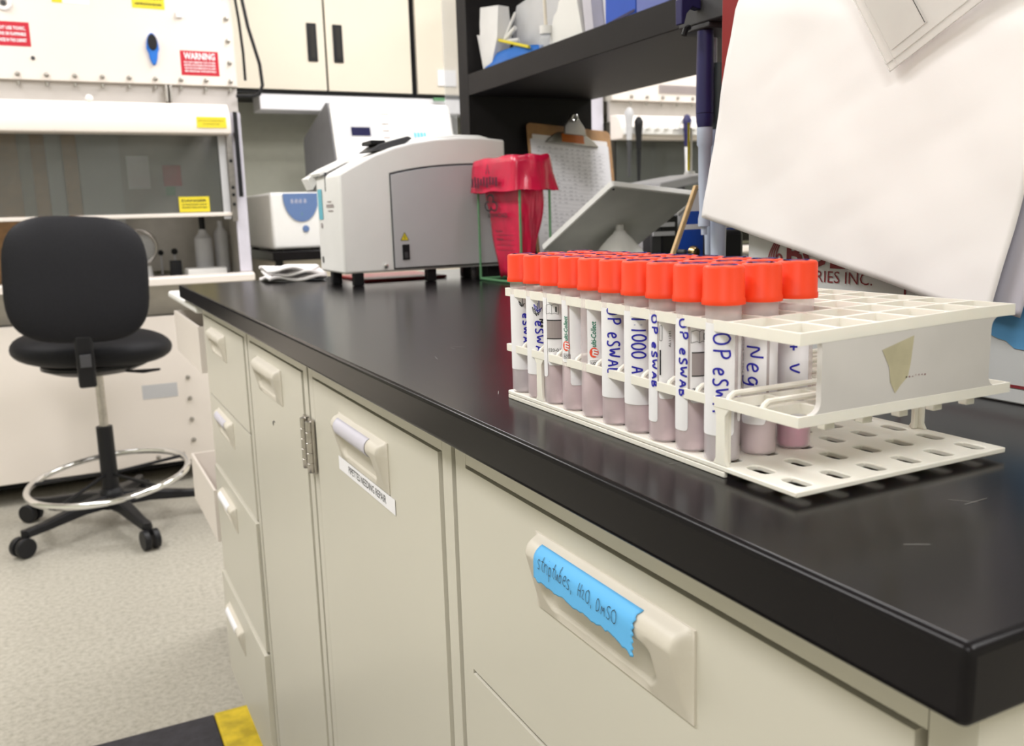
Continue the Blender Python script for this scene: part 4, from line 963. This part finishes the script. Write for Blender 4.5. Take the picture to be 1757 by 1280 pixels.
    b = MB(); rect2(b, .565*K, .682*K, P(0,1.428)[1], P(0,1.472)[1], lambda u, v: (u, yy-.0010, v)); o = b.build('yellow_canopy_label', MT['yellow'], t, smooth=False)
    b = MB(); typeset(b, 'KEEP SASH AT MARKED HEIGHT', .004, lambda u, v: (.622*K+u, yy-.0018, zc+.004+v), width=.095, align='c'); typeset(b, 'DURING USE', .004, lambda u, v: (.622*K+u, yy-.0018, zc-.008+v), width=.06, align='c'); b.build('sign_text', MT['ink'], o, smooth=False)
    st('yellow_sash_label', .478, .600, 1.092, 1.155, 'yellow', y=BYF-.0005, txt=[('DANGER', .14, .68), ('ULTRAVIOLET LIGHT', .09, .45), ('PROTECT EYES AND SKIN', .09, .25)], tm='ink')
    st('rating_plate', .262, .402, .318, .378, 'greyside', plb='dull grey rating plate')
    px, pz = P(.432, 1.74)
    b = MB(); n = 24
    pts = [(.021*cos(2*pi*k/n)*(1-.25*(sin(2*pi*k/n) < 0)), .058*sin(2*pi*k/n)) for k in range(n)]
    b.add([(px+a, BYF-.012, pz+.0+c_) for a, c_ in pts]+[(px+a*1.1, BYF-.0004, pz+c_*1.03) for a, c_ in pts], [tuple(range(n)), tuple(range(2*n-1, n-1, -1))]+[(i, (i+1) % n, n+(i+1) % n, n+i) for i in range(n)])
    o = b.build('oval_holder', MT['bluetray'], t, bevel=.002)
    MB().add([(px+.0175*cos(g), BYF-.0125, pz+.024+.030*sin(g)) for g in [2*pi*k/24 for k in range(24)]]+[(px+.015*cos(g), BYF-.018, pz+.024+.027*sin(g)) for g in [2*pi*k/24 for k in range(24)]], [tuple(range(23,-1,-1)), tuple(range(24,48))]+[(k,(k+1)%24,24+(k+1)%24,24+k) for k in range(24)]).build('dark_knob', MT['black'], t)
    px, pz = P(-.08, 1.88); MB().torus((px, BYF-.004, pz), .020, .006, 24, 8, Matrix.Rotation(RAD(90), 3, 'X')).build('lock_ring', MT['label'], t); MB().lathe([(.001,-.006),(.009,-.006),(.009,0)], (px, BYF, pz), 14, ax='y').build('lock', MT['darkgrey'], t)
    px, pz = P(-.002, 1.686); MB().lathe([(.001,-.004),(.007,-.003),(.007,0)], (px, BYF, pz), 10, ax='y').build('plug', MT['darkgrey'], t)
    px, pz = P(.545, 1.88); MB().box(px-.012, px+.012, BYF-.012, BYF-.0003, pz-.012, pz+.012).build('white_clip', MT['label'], t, bevel=.003)
    return t
bsc(-1.05, .755, 'white safety cabinet with red warning plates, behind the black chair')
bsc(2.63, 4.35, 'white safety cabinet seen through the gap beneath the black shelf', False)
ZW = 1.045+(.815-1.045)*K+.0005
# things inside the first cabinet
def inner(name, label, cat, x, y, loc=True): return thing(name, (x, y, ZW), label, cat)
t = inner('wash_bottle', 'cluster of pale cloudy bottles inside the cabinet, right side', 'bottle', .60, 4.1)
for k, (dx, dy, h, r) in enumerate(((0,0,.19,.038),(.062,.015,.20,.030),(-.03,.05,.17,.03))):
    if k == 0: MB().lathe([(.001,0),(r,.002),(r,h*.8),(r*.5,h*.92),(r*.4,h)], (.575,4.12,ZW), 20).build('bottle_body', MT['bagfilm'], t)
    elif k == 1: MB().lathe([(.001,0),(.013,.0),(.013,.06),(.001,.06)], (.575,4.12,ZW+.1905), 16).build('nozzle', MT['black'], t)
t = inner('wash_bottle', 'taller greenish bottle standing behind the cloudy one in the cabinet', 'bottle', .66, 4.15)
MB().lathe([(.001,0),(.030,.002),(.030,.17),(.012,.20),(.012,.225)], (.655,4.15,ZW), 20).build('bottle_body', MT['bagfilm'], t)
t = inner('white_tray', 'small white tray at the right front inside the cabinet', 'tray', .55, 3.95); MB().box(.475, .63, 3.90, 4.02, ZW, ZW+.032).build('tray_body', MT['white'], t, bevel=.004)
t = inner('flask', 'round clear glass flask beside the chair back, inside the cabinet', 'flask', .33, 4.15)
MB().torus((.312,4.12,ZW+.125), .072, .006, 40, 8, Matrix.Rotation(RAD(90), 3, 'X')).build('rim', MT['steel'], t); MB().sphere((.312,4.12,ZW+.115), .066, 24, 14).build('bulb', MT['clear'], t); MB().lathe([(.001,0),(.05,.0),(.045,.044),(.001,.045)], (.312,4.12,ZW), 20).build('base', MT['white'], t)
for x, z, r, lb in ((.405,.095,.012,'left of two black round knobs'), (.462,.098,.014,'right of two black round knobs')):
    t = thing('knob_holder', (x, 4.2, ZW), lb+' on a stem inside the cabinet', 'knob'); MB().sphere((x, 4.2, ZW+z), r).build('knob', MT['black'], t); MB().tube([(x,4.2,ZW),(x,4.2,ZW+z-r)], .004, 8).build('stem', MT['greyside'], t)
t = inner('black_box', 'black box low beside the white tray inside the cabinet', 'box', .44, 4.0); MB().box(.425, .468, 4.03, 4.09, ZW, ZW+.065).build('box_body', MT['black'], t, bevel=.003)
zs = P(0, 1.09)[1]
for i, (x, w_, m, lb) in enumerate(((-.40, .30, 'brown', 'wide brown board leaning inside the safety cabinet at the left'), (-.052, .055, 'brown', 'narrow brown strip standing inside the cabinet left of centre'), (.065, .055, 'brown', 'second narrow brown strip inside the cabinet, right of the first'), (.0, .058, 'card', 'pale grey strip between the two brown strips in the cabinet'), (.125, .16, 'card', 'pale greenish panel right of the brown strips in the cabinet'))):
    t = thing('panel_strip', (x, 4.28, ZW), lb, 'panel'); MB().box(x, x+w_, 4.283+.0*i, 4.295, ZW, P(0,1.49)[1]).build('panel', MT[m], t, smooth=False)
t = thing('notice_sheet', (.31, 4.29, 1.2), 'white crumpled sheet taped inside the cabinet beside a red picture', 'sheet'); MB().box(.31, .40, 4.29, 4.296, 1.20, 1.34).build('sheet', MT['label'], t, smooth=False)
t = thing('picture', (.45, 4.29, 1.2), 'small red and green picture inside the cabinet behind the sash', 'picture'); MB().box(.455, .53, 4.29, 4.296, 1.21, 1.30).build('sheet', MT['redsign'], t, smooth=False); MB().box(.460, .50, 4.287, 4.2895, 1.17, 1.209).build('lower_sheet', MT['green'], t, smooth=False)
# cables
t = MB().tube(chaikin3 := [(.735,3.79,2.1),(.745,3.78,1.95),(.765,3.77,1.80),(.80,3.77,1.66),(.805,3.77,1.58),(.79,3.77,1.545),(.76,3.77,1.537),(.70,3.775,1.536)], .007, 10).build('cable', MT['black']); tag(t, 'thick black cable looping down beside the safety cabinet', 'cable')
t = MB().tube([(.718,3.785,2.1),(.722,3.785,1.95),(.735,3.785,1.82),(.742,3.785,1.70),(.745,3.80,1.60)], .0055, 8).build('cable', MT['black']); tag(t, 'thinner black cable running straight down the cabinet edge', 'cable')
# pipette rack things on the second cabinet
b = 2.63*K
for i, (px_, y_, zt, m, m2, lb) in enumerate(((2.485, 3.66, 1.50, 'greyside', 'darkgrey', 'grey and black pipette hanging at the left of the far cabinet'), (2.54, 3.66, 1.46, 'black', 'black', 'long black pipette hanging beside the grey one at the far cabinet'), (2.825, 3.66, 1.475, 'navy', 'label', 'dark pipette with white shaft hanging in front of the far cabinet window'))):
    t = thing('pipette', (px_, y_, zt), lb, 'pipette')
    MB().lathe([(.001,-.13),(.013,-.125),(.016,-.06),(.020,-.02),(.022,0),(.012,.02),(.001,.025)], (px_,y_,zt), 16).build('handle', MT[m], t)
    MB().lathe([(.001,-.30),(.007,-.298),(.009,-.20),(.012,-.131),(.001,-.1305)], (px_,y_,zt), 14).build('shaft', MT[m2], t)
t = thing('pipette_rail', (2.7, 3.68, 1.40), 'white slotted rail carrying hanging pipettes on the far cabinet', 'rail')
MB().box(2.49, 3.5, 3.69, 3.72, 1.405, 1.44).build('rail', MT['white'], t, bevel=.003)
for k in range(11): MB().add([(2.60+.055*k+a, 3.67, 1.43+c) for a, c in ((0,0),(.02,0),(.055,.045),(.035,.045))]+[(2.60+.055*k+a, 3.689, 1.43+c) for a, c in ((0,0),(.02,0),(.055,.045),(.035,.045))], [(0,1,2,3),(7,6,5,4),(0,4,5,1),(1,5,6,2),(2,6,7,3),(3,7,4,0)]).build('tine', MT['white'], t)
t = thing('grille', (2.85, BYF, 1.64), 'small slotted vent grille on the upper panel of the far cabinet', 'vent')
for k in range(18): MB().box(2.76+.0145*k, 2.768+.0145*k, BYF-.006, BYF-.0005, 1.615, 1.655).build('slat', MT['greybar'], t, smooth=False)
# tall white cabinet with notice
t = thing('tall_cabinet', (2.3, 4.2, 0), 'tall white cabinet just left of the far safety cabinet', 'cabinet'); MB().box(2.205, 2.47, 3.86, 4.40, 0, 2.2).build('cabinet_body', MT['white'], t, bevel=.003)
t = MB().box(2.385, 2.462, 3.852, 3.8585, 1.10, 1.62).build('notice_sheet', MT['lav']); tag(t, 'long pale notice sheet taped to the tall white cabinet', 'sheet')

# ---------------------------------------------------------------- wall cupboards
def cupboard(x0, x1, y0, z0, z1, xs, label, hs):
    t = thing('wall_cupboard', ((x0+x1)/2, y0+.15, z0), label, 'cupboard')
    MB().box(x0, x1, y0+.02, 4.80, z0, z1).build('carcass', MT['black'], t, smooth=False)
    for (a, b_), h in zip(xs, hs):
        o = MB().box(a, b_, y0, y0+.0195, z0+.018, z1-.01).build('door', MT['beige'], t, bevel=.001)
        if h:
            f = MB(); f.box(h-.024, h+.024, y0-.007, y0-.0004, 1.79, 1.965); hh = f.build('handle', MT['black'], o, bevel=.004)
            MB().box(h-.010, h+.010, y0-.0095, y0-.0071, 1.805, 1.95).build('grip_recess', MT['gap'], o, bevel=.001)
    return t
cupboard(.795, 1.705, 4.42, 1.64, 2.45, [(.812, 1.252), (1.262, 1.690)], 'cream double door wall cupboard with two black recessed pulls', [1.192, 1.318])
t = cupboard(1.712, 2.20, 4.42, 1.64, 2.45, [(1.722, 2.19)], 'cream wall cupboard at the right with a white paper stuck to its door', [None])
MB().box(1.83, 1.93, 4.412, 4.4195, 1.70, 1.78).build('paper_note', MT['label'], t, smooth=False)
MB().box(1.80, 1.86, 4.405, 4.4195, 1.625, 1.6395).build('green_tab', MT['green'], t, smooth=False)
t = thing('under_cabinet_lamp', (1.3, 4.5, 1.6), 'long pale lamp housing mounted beneath the cream cupboards', 'lamp'); MB().box(.93, 2.17, 4.44, 4.60, 1.565, 1.6385).build('housing', MT['label'], t, bevel=.004)
# back wall bench
t = thing('wall_bench', (1.6, 4.3, 0), 'dark topped bench along the back wall carrying the small centrifuge', 'bench')
MB().box(.82, 2.10, 3.88, 4.795, .875, .915).build('bench_top', MT['epoxy'], t, bevel=.004)
MB().box(.845, 2.08, 3.95, 4.79, 0, .8745).build('bench_body', MT['beige'], t, smooth=False); MB().box(.84, .87, 3.925, 3.949, 0, .8745).build('corner_post', MT['black'], t, smooth=False)
t = thing('centrifuge', (.95, 4.2, ZT), 'boxy white centrifuge with a blue rounded control panel on the back bench', 'centrifuge')
MB().box(.838, 1.060, 3.95, 4.56, ZT+.008, 1.165).build('housing', MT['offwhite'], t, bevel=.012, seg=3)
for x, y in ((.87,3.99),(1.03,3.99),(.87,4.5),(1.03,4.5)): MB().box(x-.015,x+.015,y-.015,y+.015,ZT+.0002,ZT+.0078).build('foot', MT['black'], t)
pts = [(.897,1.1655),(1.040,1.1655)]+[(.9685+.0715*cos(a), 1.155-.115*sin(a)) for a in [pi*k/16 for k in range(1, 16)]]
pts = [(.893,1.160),(1.048,1.160)]+[(.9705+.0775*cos(pi*k/16), 1.150-.112*sin(pi*k/16)) for k in range(0, 17)]
MB().prism(pts[::-1], 'y', 3.945, 3.9495).build('control_panel', MT['blueshield'], t, smooth=False)
MB().lathe([(.001,-.006),(.014,-.005),(.015,0)], (.985,3.9495,1.008), 20, ax='y').build('open_button', MT['blueshield'], t)
b = MB(); typeset(b, '8.8:8 8', .018, lambda u, v: (.925+u, 3.9440, 1.118+v)); b.build('readout', MT['lav'], t, smooth=False)
b = MB(); typeset(b, '1', .014, lambda u, v: (.970+u, 3.9440, 1.065+v)); b.build('green_mark', MT['green'], t, smooth=False)
# tall white instrument behind
t = thing('analyzer', (1.45, 4.3, ZT), 'large white instrument with grey sides and dark display, behind the curved machine', 'instrument')
prof = [(3.90,ZT+.002),(3.915,1.25),(4.00,1.548),(4.03,1.552),(4.44,1.44),(4.46,1.42),(4.46,ZT+.002)]
MB().prism(prof, 'x', 1.130, 1.70).build('housing', M('analyzer_side', (.26,.26,.28), .5), t, smooth=False)
def af(u, v, d=0.0):  # front face plane, v up along slope from z=1.25
    s_ = v; L = math.hypot(.085, .298); return (1.130+u, 3.915+.085*s_/L-.0010-d, 1.25+.298*s_/L+.0003)
def aslab(u0, u1, v0, v1, d0, d1, name, m, par, **k): return slab(lambda a, c, d: af(a, c, d), u0, u1, v0, v1, d0, d1, name, m, par, **k)
aslab(.004, .572, -.02, .312, 0, .014, 'front_shell', 'white', t, r=.02, bevel=.004)
MB().box(1.134, 1.702, 3.886, 3.8995, ZT+.003, 1.235).build('lower_front', MT['white'], t, bevel=.003)
o = aslab(.070, .180, .155, .235, .0145, .016, 'display_bezel', 'greyside', t, r=.006)
aslab(.084, .172, .160, .200, .0165, .017, 'display', 'lcd', o, r=.003)
aslab(.078, .175, .035, .145, .0145, .0165, 'keypad', 'label', t, r=.006)
b = MB(); f = lambda u, v: af(u, v, .0175)
for k in range(4):
    rect2(b, .375+.016*k, .387+.016*k, .155, .180, f)
o = b.build('maker_mark', MT['sticker'], t, smooth=False); plabel(o, 'row of small blue squares')
b = MB(); rect2(b, .375, .437, .144, .152, f); b.build('maker_mark_line', MT['mred'], t, smooth=False)
b = MB(); rect2(b, .215, .270, .262, .266, f)
for k in range(3): rect2(b, .228, .262, .215-.032*k, .221-.032*k, f)
b.build('menu_print', MT['greybar'], t, smooth=False)

# ---------------------------------------------------------------- chair
HX, HY = .085, 3.36
t = thing('drafting_chair', (HX, HY, 0), 'black upholstered drafting chair on castors with a chrome foot ring', 'chair')
def base_leg(a):
    d = Vector((cos(a), sin(a), 0)); n = Vector((-d.y, d.x, 0)); b = MB()
    secs = [(.02, .034, .075, .125), (.12, .026, .078, .115), (.26, .021, .066, .092), (.325, .019, .062, .088)]
    vs = []
    for r, w_, z0, z1 in secs:
        for s_, z in ((-1,z0),(1,z0),(.75,z1),(-.75,z1)): p = Vector((HX, HY, 0))+d*r+n*w_*s_; vs.append((p.x, p.y, z))
    fs = [(4*i+k, 4*i+(k+1) % 4, 4*i+4+(k+1) % 4, 4*i+4+k) for i in range(3) for k in range(4)]+[(3,2,1,0),(12,13,14,15)]
    b.add(vs, fs); o = b.build('base_leg', MT['black'], t, bevel=.006, seg=3)
    c = Vector((HX, HY, 0))+d*.325
    w = MB()
    for s_ in (-1, 1):
        cc = c+n*.016*s_+d*.012
        ring = []
        for q in range(2):
            for k in range(18):
                g = 2*pi*k/18; p = cc+n*(.010*(1 if q else -1))+d*.033*cos(g)+Vector((0,0,.0335+.033*sin(g))); ring.append(tuple(p))
        w.add(ring, [(k, (k+1) % 18, 18+(k+1) % 18, 18+k) for k in range(18)]+[tuple(range(17,-1,-1)), tuple(range(18,36))])
    ca = w.build('castor', MT['black'], t, bevel=.003)
    h = MB().tube([tuple(c+Vector((0,0,.045))), tuple(c+Vector((0,0,.088)))], .012, 12); h.build('castor_stem', MT['black'], ca)
a0 = math.atan2(3.17-HY, -.20-HX)
for k in range(5): base_leg(a0+2*pi*k/5)
MB().lathe([(.001,.070),(.045,.070),(.048,.10),(.040,.130),(.030,.14),(.001,.141)], (HX,HY,0), 28).build('hub', MT['black'], t)
MB().lathe([(.001,.1415),(.028,.1415),(.027,.36),(.001,.3605)], (HX,HY,0), 24).build('outer_column', MT['black'], t)
MB().lathe([(.001,.361),(.0150,.361),(.0150,.60),(.001,.601)], (HX,HY,0), 20).build('gas_column', MT['steel'], t)
tilt = Matrix.Rotation(RAD(-4.5), 3, 'Y') @ Matrix.Rotation(RAD(3.5), 3, 'X')
MB().torus((HX,HY,.178), .262, .0115, 72, 12, tilt).build('foot_ring', MT['chrome'], t)
for k in range(5):
    g = a0+2*pi*k/5+.3; p = tilt @ Vector((.252*cos(g), .252*sin(g), 0)); MB().tube([(HX+.028*cos(g),HY+.028*sin(g),.19), (HX+p.x,HY+p.y,.178+p.z)], .006, 8).build('ring_spoke', MT['black'], t)
def cushion(cx, cy_, cz, hx, hy, hz, ang, name, m, nx=2.6, tilt_=0., rot=None):
    b = MB(); nu, nv = 48, 20; vs = []
    for j in range(nv+1):
        ph = -pi/2+pi*j/nv
        for i in range(nu):
            th = 2*pi*i/nu
            def sp(c, e): return math.copysign(abs(c)**e, c)
            x = hx*sp(cos(ph), .75)*sp(cos(th), 2/nx); y = hy*sp(cos(ph), .75)*sp(sin(th), 2/nx); z = hz*sp(sin(ph), .9)
            v = Vector((x, y, z))
            if rot: v = rot @ v
            vs.append((cx+v.x, cy_+v.y, cz+v.z))
    fs = [(j*nu+i, j*nu+(i+1) % nu, (j+1)*nu+(i+1) % nu, (j+1)*nu+i) for j in range(nv) for i in range(nu)]
    return MB().add(vs, fs).build(name, MT[m], t, merge=True, ang=180)
cushion(.078, 3.36, .640, .252, .24, .062, 0, 'seat', 'fabric', 2.5, rot=Matrix.Rotation(RAD(3), 3, 'Y'))
MB().lathe([(.001,-.02),(.12,-.02),(.17,.0),(.17,.012),(.001,.013)], (.080,3.36,.575), 30).build('seat_pan', MT['black'], t)
# back rest: flattened shell, rounded square, facing away from the bench
def back(a, c, d, s_=1.):
    pass
rb = Matrix.Rotation(RAD(-7), 3, 'X') @ Matrix.Rotation(RAD(90), 3, 'X')
o = cushion(.050, 3.085, .885, .205, .195, .035, 0, 'backrest', 'fabric', 3.4, rot=Matrix.Rotation(RAD(3), 3, 'Y') @ rb)
MB().prism([(3.045,.715),(3.058,.60),(3.075,.545),(3.33,.545),(3.33,.575),(3.105,.575),(3.09,.60),(3.082,.715)], 'x', .020, .072).build('back_bar', MT['black'], t, bevel=.008, seg=3)
MB().box(.030, .062, 3.040, 3.048, .615, .655).build('adjuster', MT['darkgrey'], t, bevel=.002)
MB().tube([(.12,3.30,.575),(.17,3.26,.560),(.22,3.22,.560),(.27,3.19,.566)], [.004,.004,.007,.004], 8).build('height_lever', MT['black'], t)
